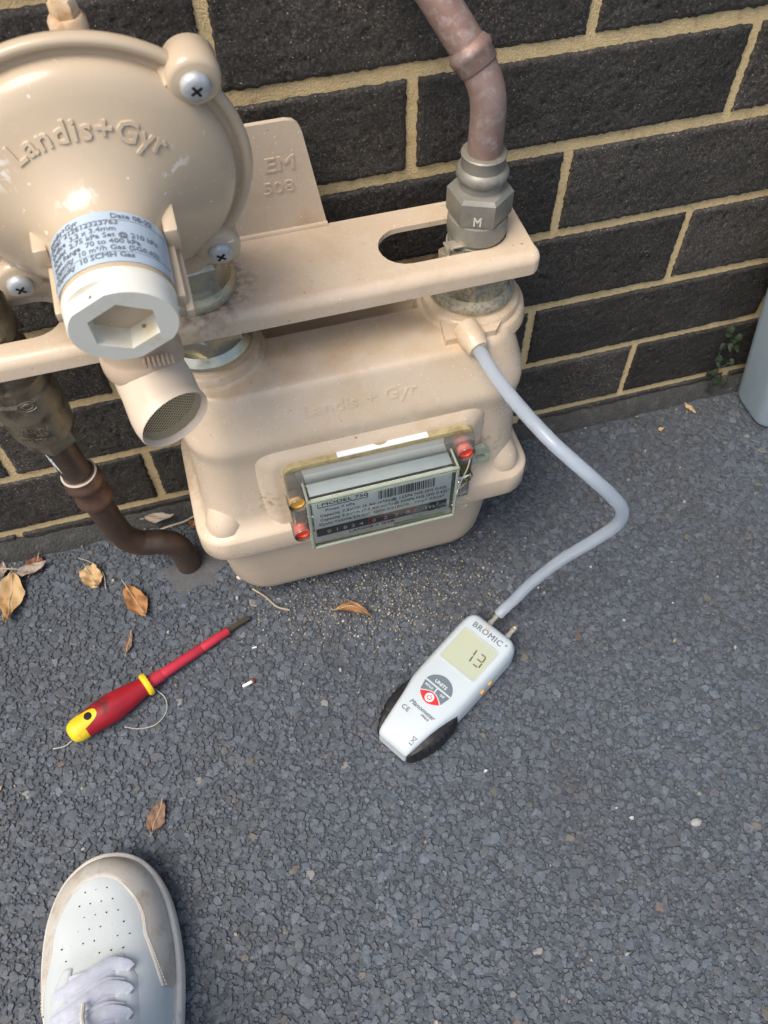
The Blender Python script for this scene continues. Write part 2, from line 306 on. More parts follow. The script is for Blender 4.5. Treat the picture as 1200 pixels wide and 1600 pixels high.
def loft(loops, cap0=True, cap1=True):
    V = []; Fs = []; n = len(loops[0])
    for l in loops: V += [tuple(p) for p in l]
    for i in range(len(loops) - 1):
        for k in range(n):
            k2 = (k + 1) % n; Fs.append((i * n + k, i * n + k2, (i + 1) * n + k2, (i + 1) * n + k))
    if cap0: Fs.append(tuple(range(n))[::-1])
    if cap1: Fs.append(tuple((len(loops) - 1) * n + k for k in range(n)))
    return V, Fs
def box(lo, hi, bev=.001, seg=2):
    bm = bmesh.new(); bmesh.ops.create_cube(bm, size=1)
    for v in bm.verts: v.co = Vector([(lo[i] + hi[i]) / 2 + v.co[i] * (hi[i] - lo[i]) for i in range(3)])
    if bev: bmesh.ops.bevel(bm, geom=list(bm.edges), offset=bev, segments=seg, profile=.5, affect='EDGES')
    bm.verts.index_update(); r = ([tuple(v.co) for v in bm.verts], [tuple(v.index for v in f.verts) for f in bm.faces]); bm.free(); return r
def xf(vf, mtx): return [tuple(mtx @ Vector(p)) for p in vf[0]], vf[1]
def poly(outer, holes, d0, d1, fn):
    """2D outline with holes extruded from depth d0 to d1; fn(u,v,d) -> world"""
    loops = [outer] + list(holes); tri = tessellate_polygon([[Vector((a, b, 0)) for a, b in l] for l in loops]); flat = [p for l in loops for p in l]; n = len(flat)
    V = [fn(a, b, d0) for a, b in flat] + [fn(a, b, d1) for a, b in flat]; Fs = [tuple(t) for t in tri] + [tuple(i + n for i in t[::-1]) for t in tri]; o = 0
    for l in loops:
        for k in range(len(l)): a = o + k; b = o + (k + 1) % len(l); Fs.append((a, b, b + n, a + n))
        o += len(l)
    return V, Fs
def text(s, size, fn, h=.0003, bold=0., align='CENTER', sx=1., shear=0., spacing=1., base=0., sub=0):
    """lettering: a font outline mapped by fn(x, y, height) -> world; real raised geometry of height h"""
    c = bpy.data.curves.new('t', 'FONT'); c.body = s; c.size = size; c.align_x = align; c.offset = 0. if 'M' in s else bold * size; c.resolution_u = 2; c.shear = shear; c.space_character = spacing
    c.extrude = .5
    o = bpy.data.objects.new('t', c); me = bpy.data.meshes.new_from_object(o)
    bm = bmesh.new(); bm.from_mesh(me); bmesh.ops.remove_doubles(bm, verts=bm.verts, dist=1e-7)
    for k in range(sub): bmesh.ops.subdivide_edges(bm, edges=[e for e in bm.edges if e.calc_length() > size * .25], cuts=1)
    bm.verts.index_update()
    V = [fn(v.co.x * sx, v.co.y, base + (h if v.co.z > 0 else -h * .3)) for v in bm.verts]; Fs = [tuple(v.index for v in f.verts) for f in bm.faces]
    if 'M' in s and bold:
        n_ = len(V); V += [fn(v.co.x * sx + size * .045, v.co.y + size * .012, base + (h * .93 if v.co.z > 0 else -h * .4)) for v in bm.verts]; Fs += [tuple(i + n_ for i in f) for f in Fs]
    bm.free()
    bpy.data.objects.remove(o); bpy.data.curves.remove(c); bpy.data.meshes.remove(me); return V, Fs
def plane_map(org, ux, uy):
    org = Vector(org); ux = Vector(ux).normalized(); uy = Vector(uy).normalized(); n = ux.cross(uy)
    return lambda x, y, h: tuple(org + ux * x + uy * y + n * h)

GZ = .012
# ------------------------------------------------------------------ ground
gv = [(-40, -60, GZ - .0010), (40, -60, GZ - .0010), (40, .05, GZ - .0010), (-40, .05, GZ - .0010)]
ground = obj('asphalt_ground', (gv, [(0, 1, 2, 3)]), m_binder, smooth=0); tag(ground, 'dark blue grey asphalt paving', 'ground', kind='structure')

def stones(name, x0, x1, y0, y1, spacing, rlo, rhi, lift, pal, seed, keep=None, tilt=.16, jit=.5, thick=.55, top_s=.70, crown=.10):
    g = np.random.default_rng(seed); nx = int((x1 - x0) / spacing); ny = int((y1 - y0) / spacing)
    X, Y = np.meshgrid(np.arange(nx), np.arange(ny)); X = x0 + (X + .5 * (Y % 2) + g.uniform(-jit, jit, X.shape)) * spacing; Y = y0 + (Y + g.uniform(-jit, jit, Y.shape)) * spacing
    X = X.ravel(); Y = Y.ravel()
    if keep is not None: k = keep(X, Y, g); X = X[k]; Y = Y[k]
    n = len(X); K = 7
    ang = np.sort(g.uniform(-.35, .35, (n, K)) + np.arange(K) * 2 * np.pi / K, 1) + g.uniform(0, 6.28, (n, 1))
    r = g.uniform(rlo, rhi, (n, 1)) * g.uniform(.72, 1.12, (n, K)); el = g.uniform(.65, 1., (n, 1)); ea = g.uniform(0, np.pi, (n, 1))
    def ring(s, z):
        px = r * s * np.cos(ang); py = r * s * np.sin(ang) * el; cx = px * np.cos(ea) - py * np.sin(ea); cy = px * np.sin(ea) + py * np.cos(ea); return cx, cy, z
    tx = g.normal(0, tilt, (n, 1)); ty = g.normal(0, tilt, (n, 1)); top = GZ + lift * g.uniform(.35, 1., (n, 1))
    V = np.zeros((n, 2 * K + 1, 3))
    for q, (s, dz) in enumerate(((top_s, 0.), (1., -thick))):
        cx, cy, _ = ring(s, 0); V[:, q * K:(q + 1) * K, 0] = X[:, None] + cx; V[:, q * K:(q + 1) * K, 1] = Y[:, None] + cy; V[:, q * K:(q + 1) * K, 2] = top + cx * tx + cy * ty + dz * r.mean(1, keepdims=True) + g.normal(0, .0002, (n, K))
    V[:, 2 * K, 0] = X; V[:, 2 * K, 1] = Y; V[:, 2 * K, 2] = (top + r.mean(1, keepdims=True) * crown)[:, 0]
    b = (np.arange(n) * (2 * K + 1))[:, None]; k = np.arange(K); k2 = (k + 1) % K
    T = np.concatenate([np.stack([b + k, b + k2, b + 2 * K + 0 * k], -1).reshape(-1, 3), np.stack([b + k, b + K + k, b + K + k2], -1).reshape(-1, 3), np.stack([b + k, b + K + k2, b + k2], -1).reshape(-1, 3)])
    me = bpy.data.meshes.new(name); me.vertices.add(n * (2 * K + 1)); me.vertices.foreach_set('co', V.reshape(-1)); me.loops.add(len(T) * 3); me.loops.foreach_set('vertex_index', T.reshape(-1).astype(np.int32))
    me.polygons.add(len(T)); me.polygons.foreach_set('loop_start', np.arange(0, len(T) * 3, 3, dtype=np.int32)); me.update()
    pal = np.array(pal); w_ = pal[:, 3] / pal[:, 3].sum(); ci = g.choice(len(pal), n, p=w_); c = pal[ci, :3] * g.uniform(.84, 1.16, (n, 1))
    at = me.color_attributes.new('tint', 'FLOAT_COLOR', 'POINT'); at.data.foreach_set('color', np.repeat(np.concatenate([c, np.ones((n, 1))], 1), 2 * K + 1, 0).reshape(-1).astype(np.float32))
    me.shade_smooth(); me.set_sharp_from_angle(angle=R_(22))
    me.materials.append(m_stone); o = bpy.data.objects.new(name, me); COL.objects.link(o); return o
PAL = [(.082, .099, .120, 5), (.077, .092, .111, 5), (.088, .106, .129, 3), (.076, .085, .095, 3), (.100, .121, .146, .8), (.12, .115, .10, .10), (.13, .10, .085, .03), (.20, .20, .195, .03)]
st = stones('asphalt_aggregate', -.62, .62, -.78, -.012, .0074, .0022, .0066, .0008, PAL, 3, tilt=.10, thick=.17, top_s=.80, crown=.04); tag(st, 'blue grey stone chips set in the asphalt surface', 'asphalt', kind='stuff')
st2 = stones('asphalt_fine_aggregate', -.62, .62, -.78, -.012, .0045, .0013, .0033, .0007, [(.078, .092, .109, 5), (.070, .080, .092, 4), (.088, .104, .123, 2)], 4, tilt=.15, thick=.4, top_s=.8); tag(st2, 'small grey chips between the larger asphalt stones', 'asphalt', kind='stuff')
def crumbs(X, Y, g):
    d = np.exp(-(((X + .065) / .085) ** 2 + ((Y + .175) / .045) ** 2) ) + .35 * np.exp(-(((X + .16) / .06) ** 2 + ((Y + .155) / .03) ** 2)) + .25 * np.exp(-(((X - .0) / .05) ** 2 + ((Y + .15) / .03) ** 2))
    return g.uniform(0, 1, X.shape) < d * .95
st3 = stones('pale_grit', -.30, .12, -.30, -.06, .0030, .0004, .0015, .0018, [(.38, .335, .25, 5), (.30, .26, .20, 5), (.50, .46, .37, 2), (.18, .155, .125, 3)], 5, keep=crumbs, tilt=.4, thick=.9); tag(st3, 'pale sandy grit scattered on asphalt below the meter', 'grit', kind='stuff')
st4 = stones('loose_pale_chips', -.60, .60, -.76, -.015, .03, .0008, .0026, .0034, [(.34, .34, .32, 4), (.30, .26, .20, 3), (.24, .17, .12, 1), (.45, .46, .47, 1.5)], 6, keep=lambda X, Y, g: g.uniform(0, 1, X.shape) < .16, tilt=.3, thick=.9); tag(st4, 'loose pale stone chips dotted over the asphalt', 'grit', kind='stuff')

st6 = stones('wall_base_grit', -.62, .62, -.034, -.008, .0062, .0007, .0024, .003, [(.12, .12, .115, 5), (.20, .19, .165, 3), (.30, .28, .24, 1), (.10, .075, .05, 2)], 9, keep=lambda X, Y, g: g.uniform(0, 1, X.shape) < .34 * np.clip((Y + .034) / .018, .1, 1), tilt=.4, thick=.9); tag(st6, 'loose grit and crumbs gathered along the base of the wall', 'grit', kind='stuff')
# concrete fillet along the wall base
nf = 120; loops = []
for i in range(nf + 1):
    x = -1.2 + 2.4 * i / nf; a = rng.normal(0, .0012); b_ = rng.normal(0, .001)
    wl = .0115 + (.002 if x < -.1 else 0)
    loops.append([(x, .03, GZ - .01), (x, .0015, GZ + .020 + b_), (x, -.003, GZ + .017 + b_), (x, -wl * .6 + a, GZ + .0085 + b_), (x, -wl + a, GZ + .003), (x, -wl - .0005 + a, GZ - .008), (x, .0, GZ - .01)])
tag(obj('concrete_fillet', loft(loops), m_conc, smooth=50), 'rough grey mortar strip where the brick wall meets the asphalt', 'kerb', kind='structure')

# ------------------------------------------------------------------ brick wall
wall = thing('brick_wall', 'black clay brick wall with tan mortar joints behind the gas meter', 'wall', (0, .06, GZ))
obj('mortar', box((-1.25, .0030, -.05), (1.25, .12, 1.0), 0), m_mortar, wall, smooth=0)
BED = [.0435 - .087, .0435, .1305, .2155, .305, .394, .479, .562, .648, .734, .82, .906, .992]
def vnoise(g, nx, nz, step):
    """smooth value noise on an nx x nz grid, one lattice knot every `step` cells"""
    kx, kz = nx // step + 3, nz // step + 3; k = g.normal(0, 1, (kz, kx)); u = np.arange(nx) / step; v = np.arange(nz) / step
    iu = u.astype(int); iv = v.astype(int); fu = (u - iu); fv = (v - iv)[:, None]; fu = fu * fu * (3 - 2 * fu); fv = fv * fv * (3 - 2 * fv)
    A = k[np.ix_(iv, iu)]; B = k[np.ix_(iv, iu + 1)]; C_ = k[np.ix_(iv + 1, iu)]; D_ = k[np.ix_(iv + 1, iu + 1)]
    return (A * (1 - fu) + B * fu) * (1 - fv) + (C_ * (1 - fu) + D_ * fu) * fv
def brick_mesh(x0, x1, z0, z1, seed):
    g = np.random.default_rng(seed); nx, nz = 111, 34
    u = np.linspace(0, 1, nx); v = np.linspace(0, 1, nz); X = x0 + (x1 - x0) * u[None, :] + np.zeros((nz, 1)); Z = z0 + (z1 - z0) * v[:, None] + np.zeros((1, nx))
    e = np.minimum.reduce([u[None, :] * (x1 - x0) + 0 * v[:, None], (1 - u)[None, :] * (x1 - x0) + 0 * v[:, None], v[:, None] * (z1 - z0) + 0 * u[None, :], (1 - v)[:, None] * (z1 - z0) + 0 * u[None, :]])
    Y = g.uniform(-.0008, .0008) + .00016 * g.normal(0, 1, (nz, nx)) + .00028 * vnoise(g, nx, nz, 2) + .0004 * vnoise(g, nx, nz, 9) + .0016 * np.clip(1 - e / .0024, 0, 1) ** 1.5
    pits = np.zeros((nz, nx))
    for _ in range(45):
        i = g.integers(2, nx - 2); j = g.integers(2, nz - 3); l = g.integers(1, 4); pits[j:j + l, i] += g.uniform(.0008, .0022)
    Y = Y + pits
    wx = .0006 * np.cumsum(g.normal(0, .35, nz)); wx -= wx.mean(); wx = np.clip(wx, -.0012, .0012)
    X = X + np.where(u < .5, 1, 1)[None, :] * wx[:, None] * 0 + .0004 * g.normal(0, 1, (nz, nx)) * (e < 1e-6); Z = Z + .00038 * g.normal(0, 1, (nz, nx)) * (e < 1e-6)
    V = np.stack([X, Y, Z], -1).reshape(-1, 3); k = np.arange(nz * nx).reshape(nz, nx)
    Q = np.stack([k[:-1, :-1], k[:-1, 1:], k[1:, 1:], k[1:, :-1]], -1).reshape(-1, 4)
    rim = np.concatenate([k[0, :], k[1:, -1], k[-1, -2::-1], k[-2:0:-1, 0]]); n0 = len(V); Vb = V[rim].copy(); Vb[:, 1] = .045; m_ = len(rim); r2 = np.roll(np.arange(m_), -1)
    Q2 = np.stack([rim, n0 + np.arange(m_), n0 + r2, rim[r2]], -1)
    return np.concatenate([V, Vb]), np.concatenate([Q, Q2])
def brick_obj(vf, parent):
    v, q = vf; c = Vector((v.min(0) + v.max(0)) / 2); me = bpy.data.meshes.new('brick'); me.vertices.add(len(v)); me.vertices.foreach_set('co', (v - np.array(c)).reshape(-1)); me.loops.add(len(q) * 4); me.loops.foreach_set('vertex_index', q.reshape(-1).astype(np.int32))
    me.polygons.add(len(q)); me.polygons.foreach_set('loop_start', np.arange(0, len(q) * 4, 4, dtype=np.int32)); me.update(); me.shade_smooth(); me.materials.append(m_brick)
    o = bpy.data.objects.new('brick', me); COL.objects.link(o); o.parent = parent; o.location = c - wpos(parent); return o
perp_fix = {(6, .14): .14, (6, -.14): -.141, (5, 0.): .0018, (5, .28): .2835, (4, .14): .1408, (3, .28): .282, (2, .14): .135, (2, .42): .422, (2, -.42): -.406, (1, .28): .2714, (1, -.28): -.2783, (0, -.42): -.437}
sd_ = 0
for r in range(len(BED) - 1):
    half = (r % 2 == 0); xs = []
    for j in range(-5, 6):
        x = round(j * .28 + (.14 if half else 0), 3); xs.append(perp_fix.get((r, x), x + random.uniform(-.003, .003)))
    for a, b_ in zip(xs[:-1], xs[1:]):
        if b_ < -.80 or a > .90: continue
        sd_ += 1; jt = .0044; jz = .0060 if r >= 5 else .0050
        brick_obj(brick_mesh(a + jt + random.uniform(-.0006, .0006), b_ - jt, BED[r] + jz + random.uniform(-.0005, .0005), BED[r + 1] - jz, sd_), wall)

# ------------------------------------------------------------------ bracket
BZ = .3875; YA = -.072
br = thing('meter_bracket', 'beige pressed steel mounting bracket with slotted holes above the gas meter', 'bracket', (-.13, -.03, BZ))
def stadium(x0, x1, yc, hw, n=10):
    out = [];
    for k in range(n + 1): a = R_(-90 + 180 * k / n); out.append((x1 - hw + hw * math.cos(a), yc + hw * math.sin(a)))
    for k in range(n + 1): a = R_(90 + 180 * k / n); out.append((x0 + hw + hw * math.cos(a), yc + hw * math.sin(a)))
    return out
bx0, bx1, by0, by1, bc = -.385, .0690, -.1035, -.030, .005
outl = [(bx1, by1)] + [(bx0, by1)]
cl = [(bx0 + bc - bc * math.cos(R_(a)), by0 + bc - bc * math.sin(R_(a))) for a in range(0, 91, 15)]
crn = [(bx1 - bc + bc * math.sin(R_(a)), by0 + bc - bc * math.cos(R_(a))) for a in range(0, 91, 15)]
outl = [(bx1, by1), (bx0, by1)] + cl + crn
fz = lambda u, v, d: (u, v, d)
s1 = stadium(-.0455, .0565, -.0722, .0212); s2 = stadium(-.375, -.2815, -.0722, .0212)
plate = poly(outl, [s1, s2], BZ, BZ - .0045, fz)
# rolled front lip and rounded end
path = [((bx0, by1), (-1, 0))] + [(p, (-math.cos(R_(a)), -math.sin(R_(a)))) for p, a in zip(cl, range(0, 91, 15))] + [(p, (math.sin(R_(a)), -math.cos(R_(a)))) for p, a in zip(crn, range(0, 91, 15))] + [((bx1, by1), (1, 0))]
lp = []
rl = .0085
pf = [(rl * math.sin(R_(a)), -(rl - rl * math.cos(R_(a)))) for a in range(0, 91, 9)] + [(rl, -.0175), (rl - .003, -.0175)] + [((rl - .003) * math.sin(R_(a)), -.0045 - (rl - .003) + (rl - .003) * math.cos(R_(a))) for a in range(90, -1, -9)]
for (p, n) in path:
    k_ = .12 + .88 * abs(n[1]); lp.append([(p[0] + n[0] * o_ * (.2 + .8 * abs(n[1])), p[1] + n[1] * o_, BZ + dz * (k_ if k_ < .99 else 1)) for o_, dz in pf])
obj('plate', join(plate, loft(lp)), m_paint, br, smooth=13)
bpo = [(-.245, 0), (-.0752, 0), (-.0885, .081), (-.0905, .0865), (-.0945, .090), (-.10, .0912), (-.222, .0912), (-.228, .09), (-.232, .0865), (-.2335, .081)]
bp_ = obj('back_plate', join(poly(bpo, [], 0, .004, lambda u, v, d: (u, -.0295 + d, BZ - .002 + v)), tube([(-.245, -.0305, BZ + .0005), (-.0755, -.0305, BZ + .0005)], .0022, 8)), m_paint, br, smooth=35)
pm = plane_map((-.1075, -.0296, BZ + .052), (1, 0, 0), (0, 0, 1))
obj('embossed_lettering', join(text('EM', .0160, pm, .0006, .003, sx=1.15), text('508', .0140, plane_map((-.110, -.0296, BZ + .034), (1, 0, 0), (0, 0, 1)), .0006, .003, sx=1.15)), m_paint, bp_)

# ------------------------------------------------------------------ gas meter
MX, MY = -.0775, -.073
me_ = thing('gas_meter', 'beige diaphragm gas meter with clear index window hanging under the bracket', 'gas meter', (MX, MY, .036))
def lring(z, hx, hy, r, cx, cy): return ring(z - .010 * (1 if z < .11 else 0), hx - .0065, hy, r, cx, cy)
def ring(z, hx, hy, r, cx=MX, cy=MY, n=7): return [(cx + a, cy + b, z) for a, b in rr2(hx, hy, r, n)]
MY2 = -.078
def rg(z, hx, hy, r): return ring(z, hx - .0075 + .0085 * min(1, max(0, (z - .262) / .03)), hy, r, MX, MY2)
U = [rg(.3205, .120, .042, .03), rg(.3204, .130, .0465, .034), rg(.3197, .1335, .0484, .035), rg(.3180, .1358, .0500, .036), rg(.3150, .1380, .0513, .037), rg(.2830, .1490, .0640, .038), rg(.2785, .1506, .0656, .038), rg(.2740, .1520, .0662, .037), rg(.2690, .1530, .0660, .036), rg(.2610, .1538, .0646, .036), rg(.2520, .1542, .0634, .036), rg(.2400, .1545, .0628, .035), rg(.220, .1550, .0628, .034), rg(.182, .1568, .0640, .032), rg(.171, .1580, .0655, .032), rg(.1655, .160, .0700, .033), rg(.1630, .164, .0730, .034), rg(.1608, .1676, .0754, .028), rg(.1585, .1685, .0760, .027), rg(.1360, .1688, .0762, .027), rg(.1338, .1680, .0754, .028), rg(.1330, .150, .060, .03)]
lobes = []
for sx_ in (-1, 1):
    lobes.append(lathe([(.0005, -.046), (.008, -.043), (.0145, -.032), (.0178, -.014), (.0185, .002), (.0170, .012), (.0125, .0185), (.006, .0215), (.001, .0222)], (MX + sx_ * .1315, MY2 - .0495, .1705), (sx_ * .26, -.34, -.60), 28))
def carve(vf, lo, hi, bev):
    oa = obj('tmp_a', vf, m_paint, None, smooth=0, origin=(0, 0, 0)); ob = obj('tmp_b', box(lo, hi, bev, 3), m_paint, None, smooth=0, origin=(0, 0, 0))
    md = oa.modifiers.new('b', 'BOOLEAN'); md.operation = 'DIFFERENCE'; md.object = ob; md.solver = 'EXACT'
    dg_ = bpy.context.evaluated_depsgraph_get(); m2 = bpy.data.meshes.new_from_object(oa.evaluated_get(dg_)); r_ = ([tuple(v.co) for v in m2.vertices], [tuple(p.vertices) for p in m2.polygons])
    for o in (oa, ob): bpy.data.objects.remove(o)
    return r_
case = obj('upper_case', join(carve(loft(U), (-.152, -.0715, .301), (-.002, .02, .34), .004), *lobes), m_paint, me_, smooth=50)
padl = [[(-.0725 + a, -.1400 - d, .203 + b) for a, b in rr2(hx, hz, r_, 6)] for d, hx, hz, r_ in ((-.004, .104, .0660, .016), (.0006, .102, .0640, .016), (.0030, .0985, .0610, .015), (.0062, .0925, .0560, .014), (.0080, .0895, .0530, .013), (.0085, .086, .050, .012))]
obj('window_pad', loft(padl), m_paint, case, smooth=60)
obj('embossed_lettering', text('Landis + Gyr', .0150, plane_map((-.080, -.1381, .2930), (1, .0, 0), (0, .37, .93)), .0006, .004, spacing=1.05, sx=1.15), m_paint, case)
for x in (.033, -.1875):
    pr = [(.0475, -.010), (.0455, .0005), (.0438, .0025), (.0415, .0032), (.0405, .0085), (.0395, .0100), (.0370, .0105), (.0350, .0112), (.034, .018)]
    obj('spud', lathe(pr, (x, YA, .3190), (0, 0, 1), 48), m_paint, me_, smooth=50)
LCX, LCY = -.0845, -.079
Lw = [lring(.1350, .150, .066, .034, LCX, LCY), lring(.118, .1475, .0655, .036, LCX, LCY), lring(.085, .1455, .0625, .037, LCX, LCY), lring(.058, .1435, .0608, .038, LCX, LCY), lring(.048, .1405, .0585, .038, LCX, LCY), lring(.0415, .1355, .0545, .037, LCX, LCY), lring(.038, .128, .048, .034, LCX, LCY), lring(.0365, .115, .038, .028, LCX, LCY)]
obj('lower_case', loft(Lw), m_paint_shaded, me_, smooth=60)
# test nozzle with its flat tab beside the right spud
obj('test_point', join(poly([(-.004, -.1195), (.0385, -.1195), (.0490, -.108), (.056, -.088), (.0, -.088)], [], .3265, .308, fz), lathe([(.0110, -.012), (.0110, .003), (.0100, .0060), (.0092, .0105), (.0084, .0120), (.006, .0122)], (.0172, -.1225, .3255), (.16, -.86, -.12), 24)), m_paint, me_, smooth=40)

# index window -------------------------------------------------
IY = -.1337
idx = obj('index_housing', loft([[(-.0741 + (-.0655 + a + .071) * .97, IY - d - .0115, .2063 + b) for a, b in rr2(.0865, .0462, .010, 6)] for d in (-.002, .0092)]), m_yellowed, me_, smooth=40)
def IM(vf): return [(-.0741 + (x + .071) * .970, y - .0115, z + .0163) for x, y, z in vf[0]], vf[1]
obj_plain = obj
def obj(name, vf, *a, **k): return obj_plain(name, IM(vf), *a, **k)
def shell(x0, x1, z0, z1, y0, y1, bev=.0018): return box((x0, y1, z0), (x1, y0, z1), bev)
obj('rear_cover', shell(-.1515, .0195, .146, .2335, IY - .0094, IY - .0185, .003), m_clear_dirty, idx)
cov = obj('front_cover', shell(-.1375, -.0045, .1545, .2255, IY - .0188, -.1725, .0022), m_clear, idx)
# thicker visible rims of the clear cover
rim = []
yf = -.1727
for a, b_ in (((-.138, .1540), (-.004, .1540)), ((-.138, .2260), (-.004, .2260)), ((-.138, .1540), (-.138, .2260)), ((-.004, .1540), (-.004, .2260))):
    rim.append(tube([(a[0], yf, a[1]), (b_[0], yf, b_[1])], .0016, 8))
for x in (-.138, -.004):
    rim.append(tube([(x, yf, .2260), (x, IY - .019, .2260)], .0011, 8)); rim.append(tube([(x, yf, .1540), (x, IY - .019, .1540)], .0011, 8))
rim.append(tube([(-.1360, -.1725, .2215), (-.006, -.1725, .2215)], .0008, 6)); rim.append(box((-.060, -.1728, .1505), (-.010, -.166, .1530), .0007))
obj('cover_rim', join(*rim), m_clear_edge, cov)
obj('inner_card', join(box((-.1350, -.1655, .2225), (-.0070, IY - .0075, .2235), .0002)), m_bluegrey, idx)
LY = -.1690
lab = obj('index_plate', box((-.1345, LY, .1575), (-.0075, LY + .002, .2215), .0003), m_white_label, idx)
def lt(s, x, z, size, bold=.0, al='LEFT', sx=1., mat_=None, name='lettering', sp=1., y=None):
    return text(s, size, plane_map((x, (LY if y is None else y) - .0001, z), (1, 0, 0), (0, 0, 1)), .00015, bold, al, sx, spacing=sp)
L0 = -.130
obj('lettering', join(
    lt('MODEL 750', L0 + .0035, .2110, .0064, .004, sx=1.28),
    lt('Pmax 7 kPa', L0 + .0065, .2022, .0046, .004, sx=1.25),
    lt('Capacity 7.3m\u00b3/h (6 Air m\u00b3/h)@ 125Pa NG (SG 0.62)', L0 + .001, .1948, .0050, .006, sx=1.085),
    lt('Capacity 9.6m\u00b3/h (7.3 Air m\u00b3/h)@ 200Pa NG (SG 0.62)', L0 + .001, .1882, .0050, .006, sx=1.06),
    lt('Cyclic Volume 2.0 dm\u00b3  Qmin 0.015m\u00b3/h   1imp= 0.01m\u00b3', L0 - .0005, .1816, .0050, .006, sx=1.02),
    lt('LANDIS + GYR', -.082, .1600, .0045, .012, 'CENTER', 1.5),
    lt('2018', -.0215, .1640, .0040, .01, 'CENTER', 1.5)), m_ink, lab, smooth=0)
fr_ = []
for a, b_ in (((-.1295, .2165), (-.0850, .2165)), ((-.1295, .2090), (-.0850, .2090)), ((-.1295, .2090), (-.1295, .2165)), ((-.0850, .2090), (-.0850, .2165))):
    fr_.append(box((min(a[0], b_[0]) - .0003, LY - .0003, min(a[1], b_[1]) - .0003), (max(a[0], b_[0]) + .0003, LY, max(a[1], b_[1]) + .0003), 0))
bars = []; x = -.0755; g_ = random.Random(3)
while x < -.0235:
    wd = g_.choice((.0004, .0004, .0008, .0012)); bars.append(box((x, LY - .0003, .2015), (x + wd, LY, .2135), 0)); x += wd + g_.choice((.0004, .0005, .0009))
obj('model_frame', join(*fr_), m_ink, lab, smooth=0); obj('barcode', join(*bars), m_ink, lab, smooth=0)
drum = obj('counter_strip', box((-.1335, LY - .0006, .1655), (-.0105, LY, .1770), .0002), m_black_drum, lab)
obj('counter_frame', join(*[box(a, b_, 0) for a, b_ in (((-.0855, LY - .0010, .1665), (-.0405, LY - .0005, .1675)), ((-.0855, LY - .0010, .1755), (-.0405, LY - .0005, .1765)), ((-.0855, LY - .0010, .1665), (-.0843, LY - .0005, .1765)), ((-.0417, LY - .0010, .1665), (-.0405, LY - .0005, .1765)))]), m_red_ink, lab, smooth=0)
obj('counter_digits', join(*[lt(c, x, .1690, .0068, .0, 'CENTER', 1.2, y=LY - .0007) for c, x in zip('018240270', (-.122, -.1145, -.107, -.0995, -.092, -.0800, -.0690, -.0585, -.0480))], lt('m\u00b3', -.0245, .1688, .0098, .004, 'CENTER', 1.3, y=LY - .0007)), m_white_ink, lab, smooth=0)
obj('torn_sticker', poly([(-.1035, IY - .0088), (-.0215, IY - .0088), (-.0215, IY + .0012), (-.050, IY + .0012), (-.051, IY - .0022), (-.057, IY - .0032), (-.061, IY - .0056), (-.066, IY - .0060), (-.071, IY - .0028), (-.075, IY + .0012), (-.1035, IY + .0012)], [], .2363, .2368, lambda u, v, d: (u, v, d)), m_sticker, idx, smooth=0)
def plug(x, z, mt, name, y0=IY - .006, y1=-.158, side=None):
    t = obj('screw_tube', lathe([(.0088, 0), (.0088, y0 - y1), (.0082, y0 - y1 + .0012)], (x, y0, z), (0, -1, 0), 24, capped=False), m_clear_dirty if mt is not m_hole_shade else m_clear_green, idx)
    if mt is not m_hole_shade:
        obj('seal_plug', lathe([(.0070, .004), (.0074, y0 - y1 - .0035), (.0066, y0 - y1 - .002), (.0058, y0 - y1 - .0034)], (x, y0, z), (0, -1, 0), 24), mt, t)
plug(.0090, .2215, m_red_plug, 'red'); plug(-.1450, .1590, m_red_plug, 'red', y1=-.160); plug(-.1450, .2010, m_amber, 'amber', y1=-.156)
obj('side_web', box((-.1515, -.152, .166), (-.139, IY - .018, .194), .001), m_clear_dirty, idx)
obj('screw_tube', lathe([(.0085, 0), (.0085, .022)], (.0085, IY - .005, .190), (0, -1, 0), 24, capped=False), m_clear_green, idx)
obj('side_web', box((.0010, -.1555, .160), (.0160, IY - .018, .186), .002), m_clear_green, idx)
lug = obj('seal_lug', poly([(.018, .176), (.041, .176), (.041, .192), (.036, .199), (.018, .199)], [[(.032 + .0042 * math.cos(a * .5236), .186 + .0042 * math.sin(a * .5236)) for a in range(12)]], IY - .001, IY - .006, lambda u, v, d: (u, d, v)), m_clear_edge, idx, smooth=30)
obj('seal_wire', tube(catmull([(.0125, -.159, .2135), (.0105, -.161, .206), (.006, -.165, .201), (.002, -.168, .196), (-.003, -.174, .1935), (-.0035, -.1745, .189)], 6), .0006, 6), m_fibre, idx)
obj('cobweb', join(*[tube(catmull([(random.uniform(-.004, .02), random.uniform(-.165, -.14), random.uniform(.14, .16)) for _ in range(4)], 4), .00022, 4) for _ in range(7)]), m_fibre, idx)

obj = obj_plain
# ------------------------------------------------------------------ union nuts
def hexnut(parent, x, z0, z1, rc, rot=.3, mt=m_zinc, fl=None, name='union_nut', y=YA):
    parts = [lathe([(rc * .90, 0), (rc, .002), (rc, z1 - z0 - .003), (rc * .9, z1 - z0)], (x, y, z0), (0, 0, 1), 6, rot=rot)]
    if fl: parts.append(lathe([(fl * .97, -.006), (fl, -.0045), (fl, -.001), (fl * .96, .0015), (rc * .99, .0055)], (x, y, z0), (0, 0, 1), 48))
    return obj(name, join(*parts), mt, parent, smooth=30)

